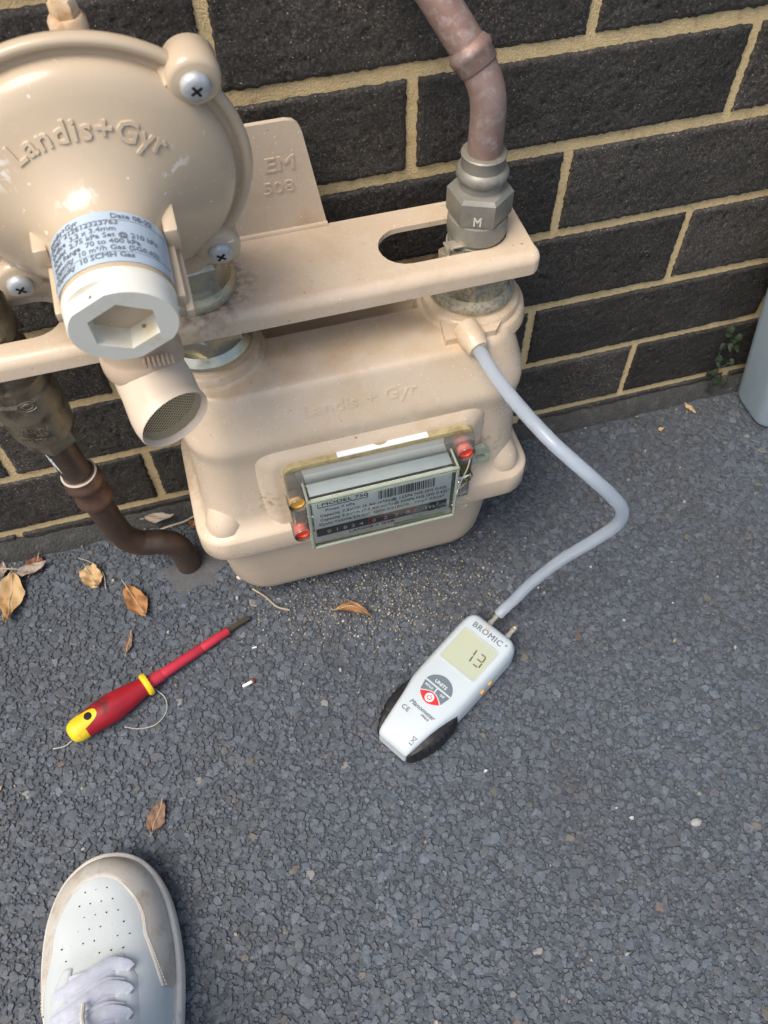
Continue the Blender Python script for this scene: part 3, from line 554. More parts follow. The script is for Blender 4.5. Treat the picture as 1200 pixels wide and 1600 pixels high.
# ------------------------------------------------------------------ outlet pipe (right)
out = thing('outlet_pipe', 'weathered pinkish copper outlet pipe with grey brass fittings rising through the right bracket slot', 'gas pipe', (.033, YA, .33))
PX = .0328
bend = catmull([(PX, YA, .445), (PX, YA, .47), (PX - .0002, YA, .486), (PX - .0022, YA + .0025, .5005), (PX - .008, YA + .0085, .5145), (PX - .016, YA + .0165, .5275), (PX - .034, YA + .036, .5545), (PX - .062, YA + .066, .596), (PX - .085, YA + .09, .632)], 8)
obj('pipe', tube(bend, .0123, 24), m_copper, out, smooth=60)
cd_ = (Vector((PX - .016, YA + .0165, .5275)) - Vector((PX - .008, YA + .0085, .5145))).normalized()
obj('coupling', lathe([(.0126, -.008), (.0136, -.0070), (.0138, .000), (.0150, .0012), (.0153, .0048), (.0140, .0065), (.0132, .0085), (.0124, .009)], Vector((PX - .0100, YA + .0105, .5180)), cd_, 32), m_copper, out, smooth=50)
obj('press_collar', lathe([(.0140, 0), (.0163, .001), (.0163, .008), (.0182, .0095), (.0193, .0120), (.0193, .0145), (.0180, .0172), (.0163, .0185), (.0160, .0268), (.0167, .0280), (.0158, .0290), (.0130, .0290)], (PX, YA, .4270), (0, 0, 1), 40), m_brass_grey, out, smooth=45)
hexr = .0248
hx_ = obj('hex_union', join(lathe([(hexr * .90, -.001), (hexr, .003), (hexr, .0205), (hexr * .90, .0235), (.0185, .0245)], (PX, YA, .4050), (0, 0, 1), 6, rot=.646), lathe([(.0205, -.032), (.0218, -.030), (.0218, -.018), (.0210, -.0175), (.0210, -.0160), (.0226, -.0145), (.0232, -.0115), (.0232, -.003), (.0226, .001), (.02, .002)], (PX, YA, .4040), (0, 0, 1), 40)), m_brass_grey, out, smooth=30)
hy_ = YA - hexr * math.cos(math.pi / 6) - .0002
a60 = R_(-60 - 30 + 60)
obj('stamped_letter', text('M', .0105, plane_map((PX - .392 * .0216, YA - .92 * .0216, .4085), (.92, -.392, 0), (0, 0, 1)), .0004, .004, sx=.8), mat('worn_brass_mark', (.55, .55, .48), .6), hx_)
cl_ = []
for dz, th in ((-.0005, .2), (-.007, -.1), (-.013, .05)):
    cl_.append(box((PX - .030, YA - .021 + th * .02, .3895 + dz), (PX - .015, YA - .0120 + th * .02, .3910 + dz), .0004))
cl_ += [tube([(PX - .0285, YA - .0165, .3925), (PX - .0275, YA - .0165, .372)], .0014, 8), lathe([(.0220, 0), (.0230, .0006), (.0230, .003), (.0220, .0036)], (PX, YA, .3765), (0, 0, 1), 40)]
obj('seal_clip', join(*cl_), m_chrome, out, smooth=30)
obj('thread', lathe([(.0215, 0), (.0215, .028)], (PX, YA, .350), (0, 0, 1), 32), m_brass_grey, out)
hexnut(out, .033, .3380, .3610, .0315, .25, m_zinc_dull, .0355)

# ------------------------------------------------------------------ inlet pipe (left)
inl = thing('inlet_pipe', 'dark copper inlet pipe with bronze valve fitting rising from the ground at left', 'gas pipe', (-.268, YA, GZ))
VX = -.3315
p_in = catmull([(-.331, YA, .265), (-.3285, YA, .225), (-.3255, YA, .19), (-.3225, YA, .150), (-.3195, YA, .115), (-.3155, YA, .0945), (-.306, YA, .0795), (-.2955, YA, .0735), (-.284, YA, .0700), (-.2750, YA, .0625), (-.2690, YA, .050), (-.2665, YA, .034), (-.2660, YA, .010), (-.2660, YA, -.02)], 8)
obj('pipe', tube(p_in, .0131, 24), m_copper_dark, inl, smooth=60)
ax = Vector((.035, 0, -.47))
obj('coupling', lathe([(.0140, -.001), (.0158, 0), (.0158, .006), (.0178, .009), (.0178, .014), (.0155, .017), (.0150, .030), (.0172, .034), (.0176, .039), (.0160, .043), (.0138, .044)], (-.3260, YA, .207), ax, 32), m_copper_band, inl, smooth=50)
obj('pale_ring', lathe([(.0146, .0008), (.0163, .001), (.0163, .0017), (.0146, .002)], (-.3262, YA, .2085), ax, 32), m_fibre, inl)
vb = obj('valve_body', join(lathe([(.0185, .0), (.0222, .0015), (.0222, .0045), (.0245, .006), (.0255, .012), (.0258, .030), (.0258, .0345), (.0272, .0355), (.0272, .0560), (.0262, .0575), (.0255, .0585), (.0255, .0660), (.0275, .068), (.0275, .0715), (.0235, .0735), (.0235, .080), (.0245, .0815), (.0245, .090), (.0215, .094), (.0215, .106)], (VX - .0005, YA, .272), (-.035, 0, .47), 40), lathe([(.0205, -.013), (.0218, -.0105), (.0218, .002), (.020, .005)], (VX, YA, .272), (-.035, 0, .47), 6, rot=.5)), m_bronze, inl, smooth=32)
def cylmap(cx, cy, r, z, th0):
    return lambda x, y, h: (cx + (r + h) * math.sin(th0 + x / r), cy - (r + h) * math.cos(th0 + x / r), z + y)
em = []
gm_ = random.Random(5)
for k in range(3):
    cmk = cylmap(VX, YA, .0266, .3000 - k * .0058, -.12)
    for q in range(9 - k):
        x_ = -.0135 + q * .0031
        em.append(tube([cmk(x_ + gm_.uniform(-.0006, .0006), -.0018, .0003), cmk(x_ + gm_.uniform(-.0006, .0006), .0018, .0003)], .00045, 5))
        if gm_.random() < .6: em.append(tube([cmk(x_, gm_.choice((-.0016, 0, .0016)), .0003), cmk(x_ + .0018, gm_.choice((-.0016, 0, .0016)), .0003)], .00045, 5))
c0 = [(.0072 * math.cos(t), .0052 * math.sin(t)) for t in np.linspace(.7, 5.6, 16)]; cm = cylmap(VX, YA, .0266, .3285, .12)
obj('cast_letter_c', tube([cm(a, b_, .0009) for a, b_ in c0], .0007, 6), m_bronze, vb); obj('cast_ring', tube([cm(.0036 * math.cos(t), .003 * math.sin(t), .0009) for t in np.linspace(0, 6.283, 14)], .0007, 6), m_bronze, vb)
cl3 = obj('cast_marking', join(*em), m_bronze, vb); cl3['kind'] = 'stuff'
tagv = []
tagf = []
for i in range(9):
    for j in range(4):
        z = .250 - .035 * i / 8; t = -1.15 + .55 * j / 3; xx = -.3305 + .0036 * (i / 8); tagv.append((xx + .0134 * math.sin(t), YA - .0134 * math.cos(t), z))
for i in range(8):
    for j in range(3): tagf.append((i * 4 + j, i * 4 + j + 1, i * 4 + j + 5, i * 4 + j + 4))
obj('printed_sticker', (tagv, tagf), mat('pipe_sticker', (.70, .74, .76), .5, dirt=(.08, .08, .09), dscale=240, dlo=.54, dhi=.58), inl)
obj('upper_union', join(lathe([(.0215, 0), (.0238, .002), (.0238, .014), (.0222, .017), (.0222, .022), (.0232, .024), (.0232, .036), (.0205, .04), (.0205, .09)], (-.3375, YA, .381), (0, 0, 1), 32)), m_bronze, inl, smooth=40)
obj('cement_patch', (lambda n=26: ([(-.262, YA - .012, GZ + .0035)] + [(-.262 + .034 * (1 + .22 * math.sin(3 * a) + .1 * math.sin(7 * a + 1)) * math.cos(a), YA - .010 + .026 * (1 + .2 * math.sin(2 * a + 1) + .1 * math.sin(5 * a)) * math.sin(a), GZ + .0005) for a in np.linspace(0, 6.283, n, endpoint=False)], [(0, 1 + k, 1 + (k + 1) % n) for k in range(n)]))(), m_cement, smooth=60)
tag(bpy.data.objects['cement_patch'], 'grey cement patch around the foot of the copper inlet pipe', 'cement patch')

# ------------------------------------------------------------------ regulator
RX, RZ = -.2242, .5173
RM = Matrix.Translation((RX, -.125, RZ)) @ Matrix.Rotation(R_(10.94), 4, 'X') @ Matrix.Translation((-RX, .125, -RZ))
def obj(name, vf, *a, **k): return obj_plain(name, xf(vf, RM), *a, **k)
reg = thing('gas_regulator', 'round beige gas pressure regulator with white hex plug at upper left', 'regulator', (RX, YA, .43))
RP = [(.0790, .1240), (.0787, .1290), (.0772, .1330), (.0738, .1368), (.068, .1405), (.060, .1445), (.052, .1490), (.045, .1540), (.0395, .1590), (.0355, .1640), (.0325, .1690), (.0307, .1745), (.0298, .1810), (.0295, .2135)]
rin = lambda rho: float(np.interp(rho, [q[0] for q in RP][::-1], [q[1] for q in RP][::-1]))
prof = [(.030, .094), (.060, .096), (.072, .100), (.077, .108), (.0790, .1140), (.0845, .1165), (.0880, .1188), (.0892, .1215), (.0894, .1245), (.0885, .1265), (.0864, .1272), (.0842, .1262), (.0828, .1240), (.0812, .1232)] + RP
dome = obj('diaphragm_cover', lathe(prof, (RX, 0, RZ), (0, -1, 0), 96), m_paint_reg, reg, smooth=55)
def arcmap(Rr, th0): return lambda x, y, h: (lambda th, rho: (RX + rho * math.cos(th), -(rin(rho) + h), RZ + rho * math.sin(th)))(th0 - x / Rr, Rr + y)
obj('raised_lettering', text('Landis+Gyr', .0128, arcmap(.0520, R_(84)), .0013, .016, sub=1, spacing=1.12, sx=1.16), m_paint_reg, dome, smooth=35)
EARS = [(.0875 * math.cos(R_(a - 2)), .0875 * math.sin(R_(a - 2))) for a in (45, -45, 225, 135)]
for ex, ez in EARS:
    n = math.hypot(ex, ez); dx, dz = ex / n, ez / n
    ear = obj('screw_ear', join(lathe([(.0115, .112), (.0140, .1145), (.0146, .128), (.0138, .1325), (.0118, .1342)], (RX + ex, 0, RZ + ez), (0, -1, 0), 28), lathe([(.013, -.022), (.0135, -.008), (.0138, .0)], (RX + ex, -.121, RZ + ez), (-dx, 0, -dz), 20) if False else lathe([(.0140, .116), (.0142, .126), (.0105, .1325)], (RX + ex - dx * .010, 0, RZ + ez - dz * .010), (0, -1, 0), 24)), m_paint_reg, reg, smooth=50)
    sc = obj('screw', lathe([(.0078, .133), (.0080, .1355), (.0074, .1375), (.0058, .1388), (.0030, .1392)], (RX + ex, 0, RZ + ez), (0, -1, 0), 28), m_screw, reg, smooth=50)
    a = random.uniform(.3, 1.2)
    cr = [xf(box((-.0034, -.0008, -.0007), (.0034, .0008, .0007), .0002), Matrix.Translation((RX + ex, -.1389, RZ + ez)) @ Matrix.Rotation(a + k * math.pi / 2, 4, 'Y') @ Matrix.Scale(1, 4)) for k in (0, 1)]
    obj('cross_recess', join(*cr), m_hole_shade, sc, smooth=0)  # dark bars on the head stand in for the shaded recess
# label wrapped round the neck
def neckmap(d0, th0): return lambda x, y, h: (lambda th: (RX + (.0297 + h) * math.cos(th), -(d0 - y), RZ + (.0297 + h) * math.sin(th)))(th0 - x / .0297)
LR = lambda d: float(np.interp(d, [.1765, .2085], [.0308, .0300]))
lv, lf = [], []
for i in range(29):
    th = R_(90 + 86 - 172 * i / 28)
    for d in (.1765, .2085): lv.append((RX + LR(d) * math.cos(th), -d, RZ + LR(d) * math.sin(th)))
for i in range(28): lf.append((2 * i, 2 * i + 1, 2 * i + 3, 2 * i + 2))
lbl = obj('data_label', (lv, lf), m_label, reg, smooth=60)
lines = [('Landis+Gyr            Date 08-22', .1812), ('Serial  212612323763', .1852), ('Orifice  3.2 x 3.4mm', .1892), ('Outlet  2.75 kPa Set @ 210 kPa', .1932), ('Inlet Range  70 to 400 kPa', .1972), ('Capacity  10 m\u00b3/h Gas (SG0.62)', .2012), ('Capacity  10 SCMH Gas', .2058)]
tl = []
for s_, d in lines:
    tl.append(text(s_, .0043, neckmap(d, R_(90 + 62)), .0002, .004 if 'SCMH' not in s_ else .008, 'LEFT', 1.12, base=LR(d) - .0297 + .0002, sub=1))
for d in (.1824, .2024): tl.append(tube([neckmap(d, R_(90))(x, 0, LR(d) - .0297 + .0002) for x in np.linspace(-.040, .040, 24)], .00012, 4))
obj('label_print', join(*tl), m_ink_grey, lbl, smooth=0)
# white plug with hexagonal socket and two flats
PLR = .0288
hexo = [(.0192 * math.cos(R_(90 + 60 * k)), .0192 * math.sin(R_(90 + 60 * k))) for k in range(6)]
def plugloop(r): return [(r * math.cos(2 * math.pi * k / 48), r * math.sin(2 * math.pi * k / 48)) for k in range(48)]
def flat(pts): 
    out_ = []
    for a, b_ in pts:
        # wrench flats on upper left and lower right of the rim
        c_, s_ = math.cos(R_(120)), math.sin(R_(120)); dd = a * c_ + b_ * s_
        lim = .0258
        if abs(dd) > lim: k = (abs(dd) - lim) * (1 if dd > 0 else -1); a -= c_ * k; b_ -= s_ * k
        out_.append((a, b_))
    return out_
pd = lambda a, b_, d: (RX + a, -d, RZ + b_)
LP = [[pd(a, b_, .2105) for a, b_ in plugloop(.0292)], [pd(a, b_, .2115) for a, b_ in plugloop(.0297)], [pd(a, b_, .2150) for a, b_ in plugloop(.0297)], [pd(a, b_, .2175) for a, b_ in plugloop(.0292)], [pd(a, b_, .2178) for a, b_ in flat(plugloop(.0292))], [pd(a, b_, .2255) for a, b_ in flat(plugloop(.0287))], [pd(a, b_, .2264) for a, b_ in flat(plugloop(.0280))]]
body = loft(LP, True, False)
face = poly(flat(plugloop(.0280)), [hexo], .2264, .2263, pd); face = (face[0], [f for f in face[1] if len(f) == 3 and max(f) < 54])
sock = loft([[pd(a, b_, .2264) for a, b_ in hexo], [pd(a * .96, b_ * .96, .2090) for a, b_ in hexo]], False, True)
plg = obj('hex_plug', join(body, face, sock), m_plug, reg, smooth=35)
obj('mould_dot', lathe([(.0010, 0), (.0010, .0006)], (RX - .0105, -.2225, RZ + .0232), (-.5, 0, .87), 10), m_ink_grey, plg); obj('mould_dot', lathe([(.0010, 0), (.0010, .0006)], (RX + .0085, -.2180, RZ - .0130), (-.5, 0, .87), 10), m_ink_grey, plg)
# posts beside the neck
obj('seal_post', join(box((RX + .0305, -.178, RZ - .006), (RX + .0385, -.150, RZ + .010), .0015), box((RX + .0290, -.212, RZ - .012), (RX + .0345, -.170, RZ - .002), .0012), box((RX + .0320, -.216, RZ - .018), (RX + .0372, -.155, RZ - .010), .0015)), m_paint_reg, reg)
obj('seal_post', join(box((RX - .0390, -.174, RZ - .006), (RX - .0310, -.150, RZ + .008), .0015), box((RX - .0350, -.205, RZ - .014), (RX - .0300, -.155, RZ - .006), .0012)), m_paint_reg, reg)
obj = obj_plain
# body behind the cover, outlet and inlet legs
obj('valve_chamber', join(tube(catmull([(-.3375, YA, .455), (-.335, YA, .475), (-.315, YA, .49), (-.27, YA, .495), (-.225, YA, .495), (-.195, YA, .485), (-.1875, YA, .46), (-.1875, YA, .42)], 6), .026, 24), lathe([(.045, 0), (.050, .01), (.052, .035)], (RX, -.068, RZ), (0, -1, 0), 40)), m_paint_reg, reg, smooth=60)
hexnut(reg, -.1875, BZ + .0062, BZ + .034, .0305, .12, m_zinc, .0330)
hexnut(reg, -.1875, .3390, .3620, .0325, .48, m_zinc, .0365)
obj('outlet_thread', lathe([(.0225, 0), (.0225, .10)], (-.1875, YA, .345), (0, 0, 1), 32), m_zinc_dull, reg)
obj('test_plug', join(lathe([(.0095, 0), (.0098, .030), (.0085, .032)], (-.2150, -.102, .5635), (0, 0, 1), 24), lathe([(.0068, .032), (.0072, .0330), (.0072, .038), (.0060, .040)], (-.2150, -.102, .5635), (0, 0, 1), 6)), mat('rusty_beige_paint', (.60, .46, .30), .4, dirt=(.40, .20, .07), dscale=70, dlo=.5, dhi=.7), reg, smooth=35)

# vent elbow
VC = Vector((-.2275, -.165, .412))
vt = thing('vent_elbow', 'pale plastic vent elbow with brass mesh screen under the regulator', 'vent', (VC.x, VC.y, .385))
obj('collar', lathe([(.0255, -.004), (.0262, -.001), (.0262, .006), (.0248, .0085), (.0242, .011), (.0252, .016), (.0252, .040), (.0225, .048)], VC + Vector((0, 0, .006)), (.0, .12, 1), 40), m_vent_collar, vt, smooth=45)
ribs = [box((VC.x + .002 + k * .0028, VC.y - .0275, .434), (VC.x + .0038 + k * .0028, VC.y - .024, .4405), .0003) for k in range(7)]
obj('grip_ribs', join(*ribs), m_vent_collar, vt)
OD = Vector((.40, -.90, -.17)).normalized(); OC = Vector((-.2165, -.205, .3975))
hub = VC + Vector((.0, .002, -.004))
obj('elbow_body', join(tube(catmull([VC + Vector((0, .002, .008)), hub + Vector((0, 0, 0)), hub + (OC - hub) * .35 + Vector((0, 0, -.002)), OC - OD * .012, OC], 8), [.0215] * 25 + [.0220] * 6 + [.0228] * 2, 40, cap=False) if False else tube([VC + Vector((0, .004, .010)), VC + Vector((0, .001, .003)), VC + Vector((.0015, -.006, -.003)), VC + (OC - VC) * .4 + Vector((0, 0, -.001)), OC - OD * .010, OC - OD * .0085, OC - OD * .001, OC], [.0215, .0225, .0232, .0238, .0241, .0246, .0246, .0240], 48, cap=False), tube([OC, OC - OD * .004, OC - OD * .02], [.0240, .0218, .0215], 48, cap=False)), m_vent, vt, smooth=50)
ux, uy, _ = basis(OD, (0, 0, 1))
wires = []
for k in range(-10, 11):
    o_ = k * .00215; hl = math.sqrt(max(0, .0217 ** 2 - o_ ** 2))
    if hl < .002: continue
    for (a, b_), s_ in (((ux + uy, ux - uy), 1), ((ux - uy, ux + uy), -1)):
        a = a.normalized(); b_ = b_.normalized(); c_ = OC - OD * (.0045 + .0002 * s_) + b_ * o_
        wires.append(tube([c_ - a * hl, c_ + a * hl], .00032, 5))
obj('mesh_screen', join(*wires), m_wire, vt, smooth=0)
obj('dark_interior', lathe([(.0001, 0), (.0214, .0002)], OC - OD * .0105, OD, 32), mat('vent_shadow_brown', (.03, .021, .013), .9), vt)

# ------------------------------------------------------------------ hose
hp = [(.0185, -.1290, .3245), (.0200, -.1400, .3230), (.0230, -.1580, .3205), (.0300, -.1910, .3190), (.0430, -.2300, .3155), (.0655, -.2560, .2985), (.0880, -.2660, .2725), (.1000, -.2675, .2500), (.1020, -.2645, .2240), (.0925, -.2560, .1900), (.0770, -.2420, .1400), (.0610, -.2310, .0850), (.0500, -.2290, .0560), (.0420, -.2290, .0420), (.0330, -.2318, .0345)]
def hollow(pts, r0, r1, seg):
    V0, F0 = tube(pts, r0, seg, cap=False); V1, F1 = tube(pts, r1, seg, cap=False); n_ = len(V0); m_ = (len(pts) - 1) * seg
    F = list(F0) + [tuple(i + n_ for i in f[::-1]) for f in F1]
    for k in range(seg): k2 = (k + 1) % seg; F.append((k, n_ + k, n_ + k2, k2)); F.append((m_ + k, m_ + k2, n_ + m_ + k2, n_ + m_ + k))
    return list(V0) + list(V1), F
hose = obj('silicone_hose', hollow(catmull(hp, 10), .0055, .0037, 24), m_hose, smooth=60)
tag(hose, 'translucent bluish silicone hose from the meter test point to the manometer', 'hose')

# ------------------------------------------------------------------ manometer
A0 = Vector((-.1098, -.3314, 0)); A1 = Vector((.0230, -.2474, 0)); ua = (A1 - A0).normalized(); ub = Vector((ua.y, -ua.x, 0))
MT = GZ + .034
def mm(s, t, z): p = A0 + ua * s + ub * t; return (p.x, p.y, z)
mano = thing('manometer', 'white digital manometer reading 13 lying on the asphalt with black rubber grips', 'manometer', (-.043, -.289, GZ))
ML = .1572
hw = lambda s: float(np.interp(s, [0, .004, .012, .045, .063, .075, .10, .14, .150, .1572], [.0160, .0180, .0192, .0238, .0268, .0273, .0277, .0280, .0270, .0225]))
sec = []
for s in [0, .0012, .003, .007, .012, .02, .03, .04, .05, .058, .063, .068, .075, .09, .11, .13, .142, .148, .152, .155, .1572]:
    w_ = hw(s); e = min(s, ML - s); drop = .006 * max(0, 1 - e / .006) ** 2; tz = MT - drop - (.006 * (1 - min(1, s / .05)) ** 2)
    fl = .0035 if s > .063 else .0035 * (s / .063) ** 2
    b0 = GZ + .004
    sec.append([mm(s, -w_ - fl, b0 + .002), mm(s, -w_ - fl, b0 + .016), mm(s, -w_ - fl * .6, tz - .007), mm(s, -w_ - .0002, tz - .0035), mm(s, -w_ + .0015, tz - .0012), mm(s, -w_ + .0045, tz), mm(s, w_ - .0045, tz), mm(s, w_ - .0015, tz - .0012), mm(s, w_ + .0002, tz - .0035), mm(s, w_ + fl * .6, tz - .007), mm(s, w_ + fl, b0 + .016), mm(s, w_ + fl, b0 + .002), mm(s, w_ - .002, b0), mm(s, -w_ + .002, b0)])
shell_ = obj('body', loft(sec), m_mano, mano, smooth=40)
for sg in (-1, 1):
    gs = []
    for i in range(29):
        s = .0015 + .0625 * i / 28; base_ = float(np.interp(s, [0, .004, .012, .045, .063], [.0156, .0176, .0190, .0236, .0270])); bulge = .0115 * math.sin(math.pi * min(1, max(0.0, (s + .001) / .067))) ** .6
        rb = .0014 if i % 3 == 0 else 0
        o_ = base_ + bulge - rb; ti = MT - .008 + .001 * math.sin(i); zz = MT - .0055 - .004 * abs(i - 12) / 16 - .0055 * (1 - min(1, s / .045)) ** 2 - .004 * max(0, 1 - s / .005)
        gs.append([mm(s, sg * (base_ - .006), GZ + .002), mm(s, sg * o_ * .97, GZ + .002), mm(s, sg * o_, GZ + .006), mm(s, sg * o_, zz - .008), mm(s, sg * (o_ - .0015), zz - .0025), mm(s, sg * (base_ + bulge * .55), zz), mm(s, sg * (base_ - .004), zz + .001)])
    obj('rubber_grip', loft(gs), m_black, mano, smooth=35)
def tp(s, t, dz=0): return mm(s, t, MT + dz)
def flatpoly(pts, d0, d1, hole=()): return poly(pts, list(hole), d0, d1, lambda a, b_, d: mm(a, b_, MT + d))
lc = rr2(.0195, .0205, .0022, 4); LC = (.1150, -.0005)
scr = obj('lcd_screen', flatpoly([(LC[0] + a, LC[1] + b_) for a, b_ in lc], -.001, .0003), m_lcd, mano, smooth=0)
lc2 = rr2(.0208, .0218, .003, 4)
obj('screen_bezel', flatpoly([(LC[0] + a, LC[1] + b_) for a, b_ in lc2], -.001, .0007, [[(LC[0] + a, LC[1] + b_) for a, b_ in lc]]), mat('screen_gasket', (.46, .50, .48), .4), mano, smooth=0)
# text on the manometer reads with its top towards the ports: x runs along ub
tm = lambda s, t: plane_map(mm(s, t, MT + .0001), ub, ua)
obj('brand_lettering', join(text('BROMIC', .0090, tm(.1412, -.0005), .0002, .014, spacing=1.10), text('\u00ae', .0035, tm(.1450, .0215), .0002)), m_ink_grey, mano, smooth=0)
obj('orange_arc', tube([mm(.1443 + .0048 * math.sin(t), -.0037 + .0036 * math.cos(t), MT + .0003) for t in np.linspace(.5, 2.4, 8)], .0004, 5), m_orange_btn, mano)
seg = []
def segbar(s0, t0, s1, t1):
    a = np.array(mm(s0, t0, MT + .0005)); b_ = np.array(mm(s1, t1, MT + .0005)); seg.append(tube([tuple(a), tuple(b_)], .00075, 5, flat=1))
dg = .0062; hh = .0068
cs, ct = LC[0] + .001, LC[1] + .0115
segbar(cs + .0008, ct - .0075, cs + hh, ct - .0082); segbar(cs - .0008, ct - .0072, cs - hh, ct - .0065)
for k in (-1, 0, 1): segbar(cs + k * hh, ct - .0020, cs + k * hh * 1., ct + .0030)
segbar(cs + .0008, ct + .0038, cs + hh - .0008, ct + .0034); segbar(cs - .0008, ct + .0042, cs - hh + .0008, ct + .0044)
obj('lcd_digits', join(*seg), m_lcd_ink, scr, smooth=0)
BC = (.0655, -.0008)
arc = lambda r, a0, a1, n=14: [(BC[0] + r * math.sin(R_(a0 + (a1 - a0) * k / n)), BC[1] + r * math.cos(R_(a0 + (a1 - a0) * k / n))) for k in range(n + 1)]
units = arc(.0155, 12, 168)
k_units = obj('units_key', flatpoly(units, -.001, .0004), m_grey_key, mano, smooth=0)
def key(sg):
    up = [(BC[0] + .0012, BC[1] + sg * .0150), (BC[0] + .0012, BC[1] + sg * .0008)]
    low = [(BC[0] - .0090 * (1 - ((k - 0) / 8) ** 1.0) * 0 - .0035 - .0058 * (k / 8) ** 1.6, BC[1] + sg * (.0008 + .0118 * k / 8)) for k in range(9)]
    return up + low
k_hold = obj('hold_key', flatpoly(key(-1), -.001, .0004), m_grey_key, mano, smooth=0); k_dif = obj('dif_key', flatpoly(key(1), -.001, .0004), m_grey_key, mano, smooth=0)
lens = [(BC[0] - .0105 + .0058 * math.cos(R_(a)) * 1., BC[1] + .0118 * (a / 90)) for a in range(-90, 91, 12)] + [(BC[0] - .0105 - .0058 * math.cos(R_(a)), BC[1] + .0118 * (a / 90)) for a in range(90, -91, -12)]
k_pow = obj('power_key', flatpoly(lens[:16] + lens[17:-1], -.001, .0006), m_red_key, mano, smooth=0)
tk = lambda s, t: plane_map(mm(s, t, MT + .0004), ub, ua)
obj('key_lettering', text('UNITS', .0050, tk(BC[0] + .0052, BC[1]), .0002, .012), m_white_ink, k_units, smooth=0)
obj('key_lettering', text('HOLD', .0034, tk(BC[0] - .0028, BC[1] - .0075), .0002, .01), m_white_ink, k_hold, smooth=0)
obj('key_lettering', text('DIF', .0034, tk(BC[0] - .0028, BC[1] + .0085), .0002, .01), m_white_ink, k_dif, smooth=0)
pc = (BC[0] - .0105, BC[1]); ringp = [[(pc[0] + r * math.cos(R_(a)), pc[1] + r * math.sin(R_(a))) for a in range(0, 360, 15)] for r in (.0046,)]
obj('power_symbol', flatpoly(ringp[0], .0002, .0009), m_white_ink, k_pow, smooth=0)
obj('power_mark', join(tube([mm(pc[0] + .0022 * math.cos(R_(a)), pc[1] + .0022 * math.sin(R_(a)), MT + .0010) for a in range(40, 321, 20)], .00042, 5), tube([mm(pc[0] + .0005, pc[1], MT + .0010), mm(pc[0] + .0030, pc[1], MT + .0010)], .00042, 5)), m_red_key, k_pow)
def dip(s): return -(.006 * (1 - min(1, s / .05)) ** 2) + .0001
tm2 = lambda s, t: plane_map(mm(s, t, MT + dip(s) + .0002), ub, ua)
wm = join(tube([mm(.0115, .0120, MT - .0032), mm(.0165, .0160, MT - .0022)], .0003, 5), tube([mm(.0165, .0120, MT - .0022), mm(.0115, .0160, MT - .0032)], .0003, 5), tube([mm(.0170, .0115, MT - .0022), mm(.0170, .0165, MT - .0022)], .0003, 5), tube([mm(.0098, .0120, MT - .0034), mm(.0098, .0160, MT - .0034)], .0005, 5))
obj('printed_marks', join(text('Manometer', .0062, tm2(.0395, .0015), .0003, .008, shear=.25), text('MNI-II', .0034, tm2(.0358, .0085), .0003, .008), text('CE', .0066, tm2(.0305, -.0115), .0003, .012, spacing=1.1), wm), m_ink_grey, mano, smooth=0)
for s in (.098, .110): obj('side_button', box((-.003, -.0016, -.0022), (.003, .0016, .0022), .0008) if False else lathe([(.0030, 0), (.0028, .0012), (.0020, .0016)], mm(s, hw(s) + .0030, GZ + .0215), tuple(ub), 16, sy=.8), m_orange_btn, mano)
for t, nm in ((-.0085, 'hose_barb'), (.0135, 'hose_barb')):
    obj(nm, lathe([(.0032, -.004), (.0032, .006), (.0024, .0065), (.0024, .012), (.0033, .0125), (.0024, .0155), (.0033, .0158), (.0018, .019)], mm(ML, t, MT - .013), tuple(ua), 16), m_chrome, mano, smooth=35)

# ------------------------------------------------------------------ screwdriver
D0 = Vector((-.4035, -.2362, GZ + .0145)); D1 = Vector((-.2150, -.1550, GZ + .0055)); dax = (D1 - D0); DL = dax.length; dax = dax.normalized()
drv = thing('screwdriver', 'red insulated screwdriver with yellow handle end lying on the asphalt', 'screwdriver', (-.31, -.195, GZ))
hp_ = [(.0010, 0), (.0060, .0006), (.0095, .003), (.0117, .008), (.0125, .016), (.0128, .024), (.0142, .036), (.0145, .046), (.0132, .058), (.0112, .070), (.0098, .078), (.0094, .082)]
obj('handle', lathe([q for q in hp_ if q[1] >= .016], D0, dax, 24, rot=.2), m_red_drv, drv, smooth=40)
obj('handle_end', lathe([q for q in hp_ if q[1] < .017] + [(.0122, .0175)], D0, dax, 24, rot=.2), m_yel_drv, drv, smooth=50)
side = (Vector((0, 0, 1)) - dax * dax.z).normalized(); lat = dax.cross(side)
top_ = lambda a, b_, h: tuple(D0 + dax * a + side * h + lat * b_)
tongue = [[top_(a, b_ , math.sqrt(max(1e-6, float(np.interp(a, [q[1] for q in hp_], [q[0] for q in hp_])) ** 2 - b_ * b_)) + .0006) for b_ in np.linspace(-w_, w_, 9)] for a, w_ in ((.009, .0088), (.016, .0082), (.022, .0072), (.027, .0060), (.0305, .0042), (.0322, .0018))]
tv = [p for r_ in tongue for p in r_]; tf = [(i * 9 + j, i * 9 + j + 1, i * 9 + j + 10, i * 9 + j + 9) for i in range(5) for j in range(8)]
obj('handle_tongue', (tv, tf), m_yel_drv, drv, smooth=60)
obj('hanging_hole', lathe([(.0038, 0), (.0038, .0020), (.0030, .0023), (.0005, .0021)], top_(.0235, 0, .0118), side, 20), m_hole_shade, drv)  # raised black disc in place of the shade inside the hole
obj('collar', lathe([(.0098, .081), (.0118, .0825), (.0122, .0845), (.0116, .0868), (.0085, .0875)], D0, dax, 24), m_yel_drv, drv, smooth=50)
